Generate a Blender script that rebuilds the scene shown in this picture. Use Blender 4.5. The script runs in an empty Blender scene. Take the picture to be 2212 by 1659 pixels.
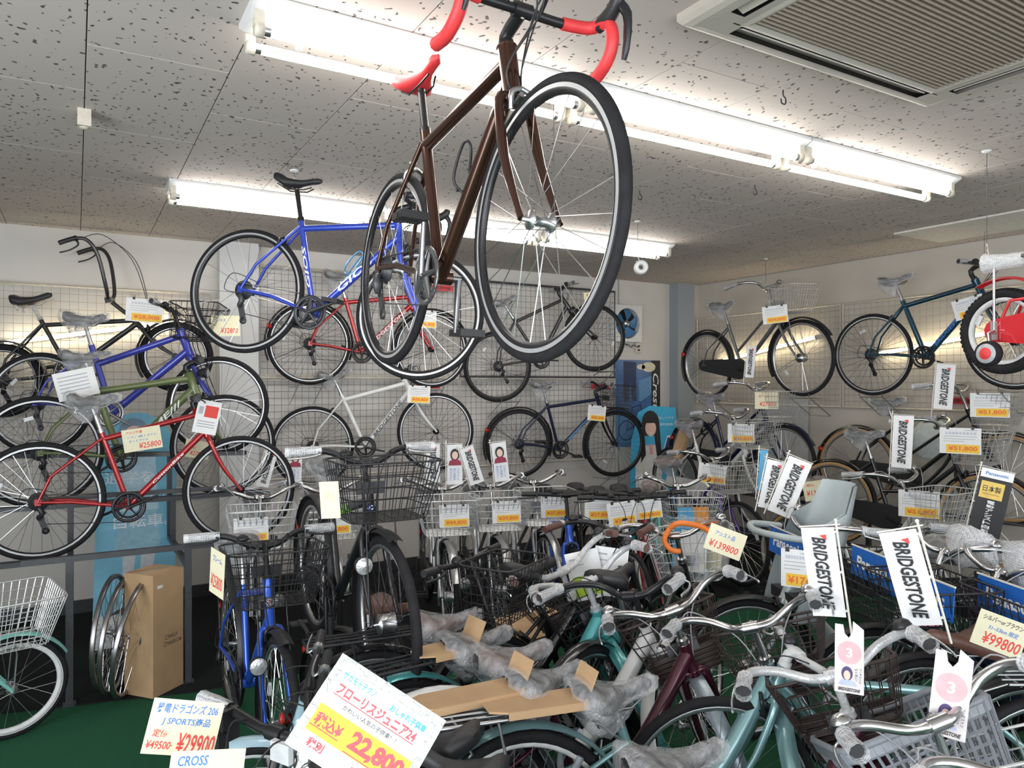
import bpy, math, random
from mathutils import Vector, Matrix, Euler
random.seed(7)
V = Vector
PI = math.pi
rad = math.radians
SC = bpy.context.scene
COL = SC.collection
# ---------------------------------------------------------------- camera
cam_d = bpy.data.cameras.new('camera'); cam = bpy.data.objects.new('camera', cam_d); COL.objects.link(cam)
cam_d.sensor_fit = 'HORIZONTAL'; cam_d.sensor_width = 36.0; cam_d.lens = 36.0*1590/2212
cam_d.clip_start = .05; cam_d.clip_end = 60
cam.location = (0, 0, 1.70)
cam.rotation_euler = (rad(90), 0, -math.atan2(942, 1590))
SC.camera = cam
# ---------------------------------------------------------------- view, world, daylight from the shop front, added side fill
vs = SC.view_settings
vs.view_transform = 'Standard'; vs.look = 'None'; vs.gamma = 1.0; vs.exposure = 0.12; vs.use_curve_mapping = False
try:
    cy = SC.cycles; cy.max_bounces = 7; cy.diffuse_bounces = 3; cy.glossy_bounces = 3; cy.transmission_bounces = 2; cy.transparent_max_bounces = 10
except AttributeError: pass
TUBE_E = 20.0
WARM_E = 13.0
w = bpy.data.worlds.new('shop_world'); SC.world = w; w.use_nodes = True
bgn = w.node_tree.nodes['Background']; bgn.inputs[0].default_value = (.80, .88, 1, 1); bgn.inputs[1].default_value = .9
def area(name, loc, rot, sx, sy, energy, col):
    l = bpy.data.lights.new(name, 'AREA'); l.shape = 'RECTANGLE'; l.size = sx; l.size_y = sy; l.energy = energy; l.color = col
    o = bpy.data.objects.new(name, l); COL.objects.link(o); o.location = loc; o.rotation_euler = rot; return o
area('shop_window_daylight', (1.2, -2.66, 1.35), (rad(90), 0, 0), 6.6, 2.3, 170, (.95, .97, 1))
area('added_side_fill', (-2.36, .0, 1.40), (0, rad(-90), 0), 2.2, 4.4, 190, (.95, .97, 1))  # added fill at the unseen left wall, brightens the right wall

# ---------------------------------------------------------------- materials (all node based)
MATS = {}
def nmat(name):
    m = bpy.data.materials.new(name); m.use_nodes = True
    nt = m.node_tree; b = nt.nodes['Principled BSDF']; return m, nt, b
def noise(nt, scale, detail=2, coord='Object', dist=0.0):
    tc = nt.nodes.new('ShaderNodeTexCoord'); n = nt.nodes.new('ShaderNodeTexNoise')
    n.inputs['Scale'].default_value = scale; n.inputs['Detail'].default_value = detail; n.inputs['Distortion'].default_value = dist
    nt.links.new(tc.outputs[coord], n.inputs['Vector']); return n
def ramp(nt, src, stops):
    r = nt.nodes.new('ShaderNodeValToRGB'); e = r.color_ramp.elements
    while len(e) < len(stops): e.new(.5)
    for i, (p, c) in enumerate(stops):
        e[i].position = p; e[i].color = (*c, 1) if len(c) == 3 else c
    nt.links.new(src, r.inputs[0]); return r
def bump(nt, b, src, strength, dist=.01):
    n = nt.nodes.new('ShaderNodeBump'); n.inputs['Strength'].default_value = strength; n.inputs['Distance'].default_value = dist
    nt.links.new(src, n.inputs['Height']); nt.links.new(n.outputs[0], b.inputs['Normal'])
def setp(b, rough=.5, metal=0, coat=0, spec=None, alpha=None):
    b.inputs['Roughness'].default_value = rough; b.inputs['Metallic'].default_value = metal; b.inputs['Coat Weight'].default_value = coat
    b.inputs['Coat Roughness'].default_value = .08
    if spec is not None: b.inputs['Specular IOR Level'].default_value = spec
    if alpha is not None: b.inputs['Alpha'].default_value = alpha
def simple(name, c, rough=.5, metal=0, coat=0, var=.12, scale=30, bmp=0, bscale=None, spec=None):
    if name in MATS: return MATS[name]
    m, nt, b = nmat(name); setp(b, rough, metal, coat, spec)
    n = noise(nt, scale, 3)
    lo = tuple(max(0, x*(1-var)) for x in c); hi = tuple(min(1, x*(1+var*.6)) for x in c)
    r = ramp(nt, n.outputs['Fac'], [(.3, lo), (.7, hi)])
    nt.links.new(r.outputs[0], b.inputs['Base Color'])
    if bmp:
        n2 = noise(nt, bscale or scale*4, 2); bump(nt, b, n2.outputs['Fac'], bmp, .004)
    m.diffuse_color = (*c, 1); MATS[name] = m; return m
def paint(name, c, metal=.35, rough=.28): return simple('paint_'+name, c, rough, metal, .7, .08, 8)
def film(name, c=(.74, .75, .77), lo=.16, hi=.46, scale=9, rough=.15):
    if name in MATS: return MATS[name]
    m, nt, b = nmat(name); setp(b, rough); b.inputs['Base Color'].default_value = (*c, 1)
    n = noise(nt, scale, 4, dist=1.6)
    r = ramp(nt, n.outputs['Fac'], [(.35, (lo,)*3), (.62, (hi,)*3)])
    nt.links.new(r.outputs[0], b.inputs['Alpha']); n2 = noise(nt, scale*4.5, 3, dist=2.5); bump(nt, b, n2.outputs['Fac'], .9, .012)
    m.diffuse_color = (.8, .8, .85, .4); MATS[name] = m; return m
def bubble(name='bubble_wrap'):
    if name in MATS: return MATS[name]
    m, nt, b = nmat(name); setp(b, .2); b.inputs['Base Color'].default_value = (.87, .89, .92, 1)
    tc = nt.nodes.new('ShaderNodeTexCoord'); v = nt.nodes.new('ShaderNodeTexVoronoi'); v.inputs['Scale'].default_value = 110; v.inputs['Randomness'].default_value = .25
    nt.links.new(tc.outputs['Object'], v.inputs['Vector'])
    r = ramp(nt, v.outputs['Distance'], [(.15, (.36,)*3), (.55, (.62,)*3)])
    nt.links.new(r.outputs[0], b.inputs['Alpha']); bump(nt, b, v.outputs['Distance'], .9, .006)
    m.diffuse_color = (.8, .8, .85, .5); MATS[name] = m; return m
def emit(name, c, s):
    if name in MATS: return MATS[name]
    m, nt, b = nmat(name); b.inputs['Base Color'].default_value = (.9, .9, .9, 1)
    b.inputs['Emission Color'].default_value = (*c, 1)
    n = noise(nt, 2, 1); r = ramp(nt, n.outputs['Fac'], [(.2, (s*.98,)*3), (.8, (s,)*3)])
    b.inputs['Emission Strength'].default_value = s
    m.diffuse_color = (1, 1, 1, 1); MATS[name] = m; return m
RUB = simple('rubber', (.016, .016, .018), .75, var=.25, bmp=.25, bscale=160, spec=.22)
TRK = simple('brake_track_silver', (.50, .51, .52), .42, .55, var=.05)
RUBG = simple('rubber_grey', (.045, .045, .05), .7, var=.2)
TAN = simple('tan_rubber', (.42, .25, .11), .7)
WHR = simple('white_rubber', (.66, .68, .68), .6)
ALLOY = simple('alloy', (.52, .53, .55), .36, 1, var=.08)
CHROME = simple('chrome', (.58, .58, .59), .27, 1, var=.06)
BLKA = simple('black_alloy', (.03, .03, .033), .34, .5)
BLKP = simple('black_plastic', (.02, .02, .022), .45)
DKST = simple('dark_steel', (.075, .078, .085), .42, .5, bmp=.1)
SPK = simple('spoke_steel', (.60, .61, .63), .3, 1)
SPKB = simple('spoke_black', (.04, .04, .045), .35, .7)
BASKS = simple('basket_silver', (.66, .67, .68), .38, .6)
BASKB = simple('basket_black', (.018, .018, .02), .45)
BASKBR = simple('basket_brown', (.035, .022, .02), .5)
BASKG = simple('basket_grey_plastic', (.24, .26, .29), .45)
SADB = simple('saddle_black', (.022, .022, .024), .5, bmp=.2, bscale=220)
SADBR = simple('saddle_brown', (.11, .05, .035), .45, bmp=.2, bscale=220)
RED = simple('bright_red', (.72, .045, .05), .5, bmp=.1)
GRIPBR = simple('grip_brown', (.10, .045, .035), .55)
ORANGE = simple('orange_plastic', (.80, .20, .03), .45)
FILM = film('clear_film'); FILMW = film('white_film', (.88, .88, .87), .5, .9, 22, .35)
FILMT = film('thin_film', (.86, .88, .9), .06, .40, 26)
BUB = bubble()
PAPER = simple('white_paper', (.80, .81, .81), .6, var=.03)
CREAM = simple('cream_paper', (.74, .70, .50), .65, var=.04)
PYEL = simple('print_yellow', (.90, .58, .06), .6, var=.03)
PRED = simple('print_red', (.72, .06, .05), .6, var=.03)
PORA = simple('print_orange', (.85, .18, .04), .6, var=.03)
PBLU = simple('print_blue', (.05, .20, .60), .6, var=.03)
PSKY = simple('print_sky', (.10, .42, .75), .6, var=.03)
PGRY = simple('print_grey', (.42, .44, .48), .6, var=.03)
PBLK = simple('print_black', (.02, .02, .022), .55, var=.03)
PWHT = simple('print_white', (.85, .86, .87), .55, var=.02)
CARD = simple('cardboard', (.47, .31, .17), .8, var=.10, scale=9, bmp=.15, bscale=90)
WIREW = simple('lattice_wire_tan', (.36, .32, .26), .5, .1)
FRAMEW = simple('lattice_frame_white', (.64, .60, .53), .5, .1)
WIRED = simple('lattice_dark', (.10, .10, .105), .5, .3)
FLAGW = simple('flag_cloth', (.80, .81, .82), .6, var=.03)
POLEW = simple('pole_white', (.75, .73, .66), .45)
PANBLUE = simple('sign_blue', (.015, .13, .50), .4, var=.05)
SKIN = simple('print_skin', (.80, .56, .45), .6, var=.03)
HAIRP = simple('print_hair', (.02, .018, .02), .6)
RFL_R = simple('reflector_red', (.65, .03, .02), .25)
RFL_W = simple('reflector_clear', (.62, .64, .66), .2)
RFL_O = simple('reflector_amber', (.80, .30, .03), .25)
LENS = simple('lamp_lens', (.72, .74, .76), .08, .6, 1.0, var=.3, scale=60, bmp=.6, bscale=120)

# ---------------------------------------------------------------- mesh building
class MB:
    def __init__(s): s.v = []; s.f = []; s.sm = []
    def add(s, vs, fs, smooth=True):
        o = len(s.v); s.v += [tuple(p) for p in vs]; s.f += [tuple(i+o for i in f) for f in fs]; s.sm += [smooth]*len(fs); return s
    def tube(s, pts, r, n=8, closed=False, cap=True, flat=1.0):
        pts = [V(p) for p in pts]; N = len(pts); rs = r if isinstance(r, (list, tuple)) else [r]*N
        T = []
        for i in range(N):
            if closed: t = pts[(i+1) % N]-pts[i-1]
            else: t = pts[min(i+1, N-1)]-pts[max(i-1, 0)]
            T.append(t.normalized() if t.length > 1e-9 else V((0, 0, 1)))
        t0 = T[0]; up = V((0, 0, 1)) if abs(t0.z) < .9 else V((0, 1, 0))
        a = t0.cross(up).normalized(); vs = []
        for i in range(N):
            a = (a-T[i]*a.dot(T[i])); a = a.normalized() if a.length > 1e-6 else T[i].orthogonal().normalized()
            b = T[i].cross(a)
            for k in range(n):
                q = 2*PI*k/n; vs.append(pts[i]+(a*math.cos(q)+b*math.sin(q)*flat)*rs[i])
        fs = []
        for i in range(N if closed else N-1):
            j = (i+1) % N
            for k in range(n):
                l = (k+1) % n; fs.append((i*n+k, i*n+l, j*n+l, j*n+k))
        s.add(vs, fs, n > 4)
        if cap and not closed:
            s.add([vs[k] for k in range(n)], [tuple(range(n))[::-1]], False)
            s.add([vs[(N-1)*n+k] for k in range(n)], [tuple(range(n))], False)
        return s
    def box(s, c, size, M=None):
        x, y, z = (d/2 for d in size); c = V(c)
        vs = [V((i*x, j*y, k*z)) for i in (-1, 1) for j in (-1, 1) for k in (-1, 1)]
        vs = [c+(M @ p if M else p) for p in vs]
        s.add(vs, [(0, 1, 3, 2), (4, 6, 7, 5), (0, 4, 5, 1), (2, 3, 7, 6), (0, 2, 6, 4), (1, 5, 7, 3)], False); return s
    def lathe(s, prof, n=24, c=(0, 0, 0), closed=False, axis='y', smooth=True, a0=0, a1=2*PI):
        c = V(c); full = abs(a1-a0-2*PI) < 1e-6; m = n if full else n+1; vs = []; P = len(prof)
        for i in range(m):
            q = a0+(a1-a0)*i/n; cq, sq = math.cos(q), math.sin(q)
            for (r, h) in prof:
                p = (r*cq, h, r*sq) if axis == 'y' else ((r*cq, r*sq, h) if axis == 'z' else (h, r*cq, r*sq))
                vs.append(c+V(p))
        fs = []
        for i in range(n):
            j = (i+1) % m
            for k in range(P if closed else P-1):
                l = (k+1) % P; fs.append((i*P+k, i*P+l, j*P+l, j*P+k))
        s.add(vs, fs, smooth); return s
    def prism(s, poly, y0, y1, axis='y'):
        n = len(poly)
        def mk(p, h): return (p[0], h, p[1]) if axis == 'y' else (p[0], p[1], h)
        vs = [mk(p, y0) for p in poly]+[mk(p, y1) for p in poly]
        s.add(vs, [tuple(range(n)), tuple(range(2*n-1, n-1, -1))]+[(i, n+i, n+(i+1) % n, (i+1) % n) for i in range(n)], False); return s
    def grid(s, rows, smooth=True, closed=False):
        m = len(rows[0]); vs = [p for r in rows for p in r]; fs = []
        for i in range(len(rows)-1):
            for k in range(m if closed else m-1):
                l = (k+1) % m; fs.append((i*m+k, i*m+l, (i+1)*m+l, (i+1)*m+k))
        s.add(vs, fs, smooth); return s
    def quad(s, x0, y0, x1, y1, z=0): s.add([(x0, y0, z), (x1, y0, z), (x1, y1, z), (x0, y1, z)], [(0, 1, 2, 3)], False); return s
    def xf(s, M): s.v = [tuple(M @ V(p)) for p in s.v]; return s
    def mesh(s, name, m):
        me = bpy.data.meshes.new(name); me.from_pydata(s.v, [], s.f)
        me.polygons.foreach_set('use_smooth', s.sm); me.materials.append(m); me.update(); return me
def catmull(pts, k=5, closed=False):
    P = [V(p) for p in pts]; n = len(P); out = []
    for i in range(n if closed else n-1):
        if closed: a, b, c, d = P[i-1], P[i], P[(i+1) % n], P[(i+2) % n]
        else: a, b, c, d = P[max(i-1, 0)], P[i], P[i+1], P[min(i+2, n-1)]
        for j in range(k):
            t = j/k; out.append(.5*((2*b)+(c-a)*t+(2*a-5*b+4*c-d)*t*t+(3*b-a-3*c+d)*t**3))
    if not closed: out.append(P[-1])
    return out
def obj(name, me, parent=None, M=None):
    o = bpy.data.objects.new(name, me); COL.objects.link(o)
    if parent: o.parent = parent
    if M is not None: o.matrix_basis = M
    return o
def part(name, mb, m, parent, M=None, label=None):
    o = obj(name, mb.mesh(name, m), parent, M)
    if label: o['label'] = label
    return o
def tag(o, label, cat=None, group=None, kind=None):
    o['label'] = label
    if cat: o['category'] = cat
    if group: o['group'] = group
    if kind: o['kind'] = kind
    return o
def empty(name, M):
    o = bpy.data.objects.new(name, None); COL.objects.link(o); o.matrix_basis = M; o.empty_display_size = .1; return o
def struct(name, mb, m, label=None):
    o = obj(name, mb.mesh(name, m)); o['kind'] = 'structure'
    if label: o['label'] = label
    return o
CACHE = {}
def cached(key, fn):
    if key not in CACHE: CACHE[key] = fn()
    return CACHE[key]
def TR(x, y, z): return Matrix.Translation((x, y, z))
def RZ(a): return Matrix.Rotation(a, 4, 'Z')
def RY(a): return Matrix.Rotation(a, 4, 'Y')
def RX(a): return Matrix.Rotation(a, 4, 'X')
# ---- lettering: font curves turned into flat meshes, fitted to a w x h box centred on the origin
def text_mesh(body, w, h, m, shear=0.0, bold=0.0, fit=True):
    key = ('txt', body, round(w, 5), round(h, 5), m.name, shear, bold)
    if key in CACHE: return CACHE[key]
    cu = bpy.data.curves.new('lettering', 'FONT'); cu.body = body; cu.shear = shear; cu.offset = bold; cu.resolution_u = 2; cu.fill_mode = 'BOTH'
    o = bpy.data.objects.new('lettering_tmp', cu); COL.objects.link(o)
    dg = bpy.context.evaluated_depsgraph_get(); ev = o.evaluated_get(dg)
    me = bpy.data.meshes.new_from_object(ev); bpy.data.objects.remove(o); bpy.data.curves.remove(cu)
    xs = [v.co.x for v in me.vertices]; ys = [v.co.y for v in me.vertices]
    if xs:
        x0, x1, y0, y1 = min(xs), max(xs), min(ys), max(ys)
        sx = w/max(x1-x0, 1e-6); sy = h/max(y1-y0, 1e-6)
        for v in me.vertices: v.co = ((v.co.x-(x0+x1)/2)*sx, (v.co.y-(y0+y1)/2)*sy, 0)
    me.materials.clear(); me.materials.append(m); CACHE[key] = me; return me
def text(body, w, h, m, parent, M, shear=0.0, bold=0.0, name='lettering'):
    return obj(name, text_mesh(body, w, h, m, shear, bold), parent, M)
def facing(loc, yaw, tilt=0, roll=0):
    """frame whose +z looks along the compass direction yaw (deg), x to the reader's right, y up"""
    a = rad(yaw); N = V((math.cos(a), math.sin(a), 0)); R_ = V((-math.sin(a), math.cos(a), 0))
    B = Matrix(((R_.x, 0, N.x, loc[0]), (R_.y, 0, N.y, loc[1]), (0, 1, 0, loc[2]), (0, 0, 0, 1)))
    return B @ RX(rad(tilt)) @ RZ(rad(roll))
# ================================================================ bicycle builder
def geo(R=.335, wb=1.05, R2=None, bbx=.43, drop=.055, sta=72, stl=.48, sad=None, hta=70, rake=.05, htl=.14, crown=.05, stem=.06, reach=.08):
    Rr = R if R2 is None else R2
    rh = V((-wb/2, 0, Rr)); fh = V((wb/2, 0, R)); bb = V((-wb/2+bbx, 0, Rr-drop))
    sd = V((-math.cos(rad(sta)), 0, math.sin(rad(sta)))); st = bb+sd*stl
    sp = bb+sd*((stl+.16) if sad is None else sad)
    a = V((-math.cos(rad(hta)), 0, math.sin(rad(hta)))); n = V((math.sin(rad(hta)), 0, math.cos(rad(hta))))
    ax0 = fh-n*rake; hb = ax0+a*(R+crown); ht = hb+a*htl; bar = ht+a*stem+n*reach
    return dict(rh=rh, fh=fh, bb=bb, st=st, sp=sp, sd=sd, a=a, n=n, ax0=ax0, hb=hb, ht=ht, bar=bar, R=R, Rr=Rr)
ROAD = dict(R=.335, wb=.98, bbx=.405, drop=.07, stl=.5, sad=.68, hta=73, htl=.13, stem=.05, reach=.09)
HYB = dict(R=.34, wb=1.05)
CITY = dict(R=.335, wb=1.12, bbx=.45, drop=.06, stl=.46, hta=68, htl=.18, stem=.16, reach=-.02)
CITY2 = dict(CITY, wb=1.10, hta=69, htl=.09, stem=.15, reach=-.03, stl=.38, sad=.45)
KID = dict(R=.235, wb=.80, bbx=.33, drop=.02, stl=.27, sad=.40, htl=.10, stem=.13, reach=0)

def m_tyre(R, tw, seg, mt):
    r = tw/2
    return cached(('tyre', R, tw, seg, mt.name), lambda: MB().lathe([(R-r+r*math.cos(q), r*.92*math.sin(q)) for q in [2*PI*k/10 for k in range(10)]], seg, closed=True).mesh('tyre', mt))
def m_tread(R, tw, seg, mt):
    r = tw/2
    return cached(('tread', R, tw, seg, mt.name), lambda: MB().lathe([(R-r+r*1.03*math.cos(q), r*1.0*math.sin(q)) for q in [-1.0+2.0*k/4 for k in range(5)]], seg).mesh('tread', mt))
def m_knobs(R, tw, seg, mt):
    def f():
        b = MB(); r = tw/2
        for i in range(seg):
            for j in (-1, 0, 1):
                q = 2*PI*(i+(.5 if j else 0))/seg; M = RY(-q) @ RZ(j*.75)
                b.box(M @ V((R-r*.12 if j == 0 else R-r*.18, 0, 0)) if j == 0 else RY(-q) @ V((R-r+r*.98*math.cos(j*.75), r*.95*math.sin(j*.75), 0)), (r*.22, r*.42, 2*PI*R/seg*.55), M.to_3x3())
        return b.mesh('tread_knobs', mt)
    return cached(('knob', R, tw, seg, mt.name), f)
def m_rim(R, tw, rd, rw, seg, m):
    ro = R-tw*.82
    return cached(('rim', R, tw, rd, rw, seg, m.name), lambda: MB().lathe([(ro, -rw), (ro+.004, -rw*.8), (ro-.002, 0), (ro+.004, rw*.8), (ro, rw), (ro-rd*.6, rw), (ro-rd, rw*.45), (ro-rd, -rw*.45), (ro-rd*.6, -rw)], seg, closed=True, smooth=True).mesh('rim', m))
def m_ring(r0, r1, yw, seg, m, key):
    def f():
        b = MB()
        for s_ in (-1, 1): b.lathe([(r0, s_*yw), (r1, s_*yw)], seg)
        return b.mesh(key, m)
    return cached((key, r0, r1, yw, seg, m.name), f)
def m_spokes(R, tw, rd, ns, rear, m, thick):
    def f():
        b = MB(); ri = R-tw*.82-rd+.002
        for i in range(ns):
            side = 1 if i % 2 else -1; q = 2*PI*i/ns; off = (.42 if (i//2) % 2 else -.42)
            hr = .021 if not rear else .024; hy = .028*side
            p0 = V((hr*math.cos(q+off*1.9), hy, hr*math.sin(q+off*1.9))); p1 = V((ri*math.cos(q), .002*side, ri*math.sin(q)))
            b.tube([p0, p1], thick, 3, cap=False)
        return b.mesh('spokes', m)
    return cached(('spk', R, tw, rd, ns, rear, m.name, thick), f)
def m_hub(big, m):
    r = .036 if big else .012
    return cached(('hub', big, m.name), lambda: MB().lathe([(0, -.052), (.006, -.052), (.006, -.034), (.024 if not big else .040, -.031), (.024 if not big else .040, -.026), (r, -.021), (r, .021), (.024 if not big else .040, .026), (.024 if not big else .040, .031), (.006, .034), (.006, .052), (0, .052)], 18).mesh('hub', m))
def wheel(root, name, R, c, W, M, rear=False):
    tw = W.get('tw', .035); rd = W.get('rd', .018); rw = W.get('rw', .011); seg = W.get('seg', 48)
    rimm = W.get('rim', ALLOY); tm = W.get('tyre', RUB)
    MM = M @ TR(*c) @ RY(random.uniform(0, 6))
    rim = obj(name, m_rim(R, tw, rd, rw, seg, rimm), root, MM)
    obj('tyre', m_tyre(R, tw, seg, tm), rim)
    if W.get('tread'): obj('tread', m_tread(R, tw, seg, W['tread']), rim)
    if W.get('knobs'): obj('tread_knobs', m_knobs(R, tw, W['knobs'], tm), rim)
    ro = R-tw*.82
    if W.get('track'): obj('brake_track', m_ring(ro-.011, ro-.001, rw+.0008, seg, W['track'], 'brake_track'), rim)
    if W.get('wall'): obj('sidewall', m_ring(ro+.001, ro+tw*.36, tw*.42, seg, W['wall'], 'sidewall'), rim)
    obj('spokes', m_spokes(R, tw, rd, W.get('ns', 32), rear, W.get('spoke', SPK), W.get('st', .0013)), rim)
    obj('hub', m_hub(bool(W.get('dyn')) and not rear, W.get('hub', ALLOY)), rim)
    if W.get('reflector', True):
        q = random.uniform(0, 6); rr = R*.62
        obj('spoke_reflector', cached(('sr',), lambda: MB().box((0, 0, 0), (.05, .012, .022)).mesh('spoke_reflector', RFL_W)), rim, TR(rr*math.cos(q), 0, rr*math.sin(q)) @ RY(-q+1.57))
    return rim

def saddle_rows(L, W, th, grow=0.0, jit=0.0, n=12, K=14, seed=1):
    rnd = random.Random(seed); rows = []
    for i in range(n+1):
        t = i/n; x = L*.52-L*t
        s = min(1, max(0, (t-.30)/.50)); s = s*s*(3-2*s)
        hw = .019+(W-.019)*s; end = 1.0
        if t < .10: end = math.sqrt(max(.02, 1-((.10-t)/.10)**2))
        if t > .88: end = math.sqrt(max(.03, 1-((t-.88)/.12)**2))
        hw = hw*(.55+.45*end)*(1 if 0 < i < n else .25)+grow; h = (th*(.55+.45*s))*(.4+.6*end)+grow
        zc = .012*math.cos(t*5.0)+(.012 if t > .8 else 0)
        row = []
        for k in range(K):
            q = 2*PI*k/K; c_, s_ = math.cos(q), math.sin(q)
            y = hw*math.copysign(abs(c_)**.8, c_); z = zc+(h*.55*abs(s_)**.8 if s_ > 0 else -h*.55*abs(s_)**.6)
            j = jit
            row.append((x+(rnd.uniform(-j, j)), y+rnd.uniform(-j, j), z+rnd.uniform(-j, j)))
        rows.append(row)
    return rows
def m_saddle(kind, m):
    L, W, th = {'sport': (.275, .068, .05), 'comfort': (.26, .098, .07), 'kid': (.22, .075, .05), 'race': (.27, .066, .05)}[kind]
    def f():
        b = MB(); rows = saddle_rows(L, W, th); b.grid(rows, closed=True)
        b.add(rows[0], [tuple(range(len(rows[0])))]); b.add(rows[-1], [tuple(range(len(rows[-1])))[::-1]])
        return b.mesh('saddle', m)
    return cached(('sad', kind, m.name), f)
def m_cover(kind, seed):
    L, W, th = {'sport': (.30, .078, .06), 'comfort': (.30, .115, .09), 'kid': (.25, .085, .06), 'race': (.28, .07, .06)}[kind]
    def f():
        b = MB(); rows = saddle_rows(L, W, th, .008, .003, 12, 16, seed); b.grid(rows, closed=True)
        rnd = random.Random(seed+5); sk = []
        for lv in range(4):
            ro = []
            for i in range(15):
                q = 2*PI*i/15; s = 1-.24*lv
                ro.append((-.04+L*.34*s*math.cos(q)+rnd.uniform(-.008, .008), W*.8*s*math.sin(q)+rnd.uniform(-.008, .008), -.035-lv*.03+rnd.uniform(-.008, .008)))
            sk.append(ro)
        b.grid(sk, closed=True); return b.mesh('plastic_cover', FILM)
    return cached(('cov', kind, seed), f)

def fender_mb(R, a0, a1, wdt, n=26):
    rows = []
    for i in range(n+1):
        q = a0+(a1-a0)*i/n; row = []
        for k in range(7):
            u = -1+2*k/6; rr = R+.012+.012*(1-u*u); row.append((rr*math.cos(q), u*wdt/2, rr*math.sin(q)))
        rows.append(row)
    b = MB().grid(rows)
    rows2 = [[(p[0]*.994, p[1]*.97, p[2]*.994) for p in r_] for r_ in rows]; b.grid(rows2); return b

def basket_mb(kind):
    b = MB()
    zb, zt = 0.0, .23
    if kind == 'wide': L0, W0, L1, W1, step, r, rr = .24, .30, .31, .40, .028, .0023, .0042
    elif kind == 'brown': L0, W0, L1, W1, step, r, rr = .20, .24, .29, .38, .030, .0022, .006
    elif kind == 'plastic': L0, W0, L1, W1, step, r, rr = .25, .30, .32, .41, .019, .0042, .010; zt = .25
    else: L0, W0, L1, W1, step, r, rr = .22, .27, .27, .35, .027, .0021, .004
    nz = {'wide': 6, 'brown': 7, 'plastic': 9}.get(kind, 7)
    def ring(t, n_=4, rad_=.05):
        L = L0+(L1-L0)*t; W = W0+(W1-W0)*t; z = zb+(zt-zb)*t; pts = []
        for (cx, cy, q0) in ((L-rad_, W/2-rad_, 0), (rad_, W/2-rad_, PI/2), (rad_, -W/2+rad_, PI), (L-rad_, -W/2+rad_, 1.5*PI)):
            for k in range(n_): q = q0+PI/2*k/(n_-1); pts.append((cx+rad_*math.cos(q), cy+rad_*math.sin(q), z))
        return pts
    for i in range(nz):
        t = i/(nz-1)
        if kind == 'brown' and t < .4: continue
        b.tube(ring(t), rr if i == nz-1 else (r*1.0 if kind != 'plastic' else r), 6 if i == nz-1 else 4, closed=True)
    nx = max(3, int(L0/step)); ny = max(3, int(W0/step))
    t0 = .38 if kind == 'brown' else 0
    def P(fx, fy, t):
        L = L0+(L1-L0)*t; W = W0+(W1-W0)*t; return V((L*fx, W*(fy-.5), zb+(zt-zb)*t))
    rs = 4 if kind == 'plastic' else 3
    for i in range(nx+1):
        fx = .06+.88*i/nx
        for fy in (0, 1): b.tube([P(fx, fy, t0), P(fx, fy, 1)], r, rs, cap=False)
        b.tube([P(fx, .02, t0), P(fx, .98, t0)], r, rs, cap=False)
    for i in range(ny+1):
        fy = .06+.88*i/ny
        for fx in (0, 1): b.tube([P(fx, fy, t0), P(fx, fy, 1)], r, rs, cap=False)
        if i % 2 == 0: b.tube([P(.02, fy, t0), P(.98, fy, t0)], r, rs, cap=False)
    if kind == 'brown':
        b.grid([ring(t) for t in (0, .13, .26, .4)], smooth=True, closed=True); b.add(ring(0), [tuple(range(16))])
        for t in (.05, .12, .19, .26, .33): b.tube(ring(t), .005, 4, closed=True)
    if kind == 'plastic':
        b.grid([ring(t) for t in (0, .1, .2)], smooth=True, closed=True); b.grid([[(p[0]*1.02-.003, p[1]*1.02, p[2]-.03) for p in ring(1)], [(p[0]*1.03-.004, p[1]*1.03, p[2]+.004) for p in ring(1)]], closed=True)
    return b
def m_basket(kind, m): return cached(('bask', kind, m.name), lambda: basket_mb(kind).mesh('basket', m))

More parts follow.
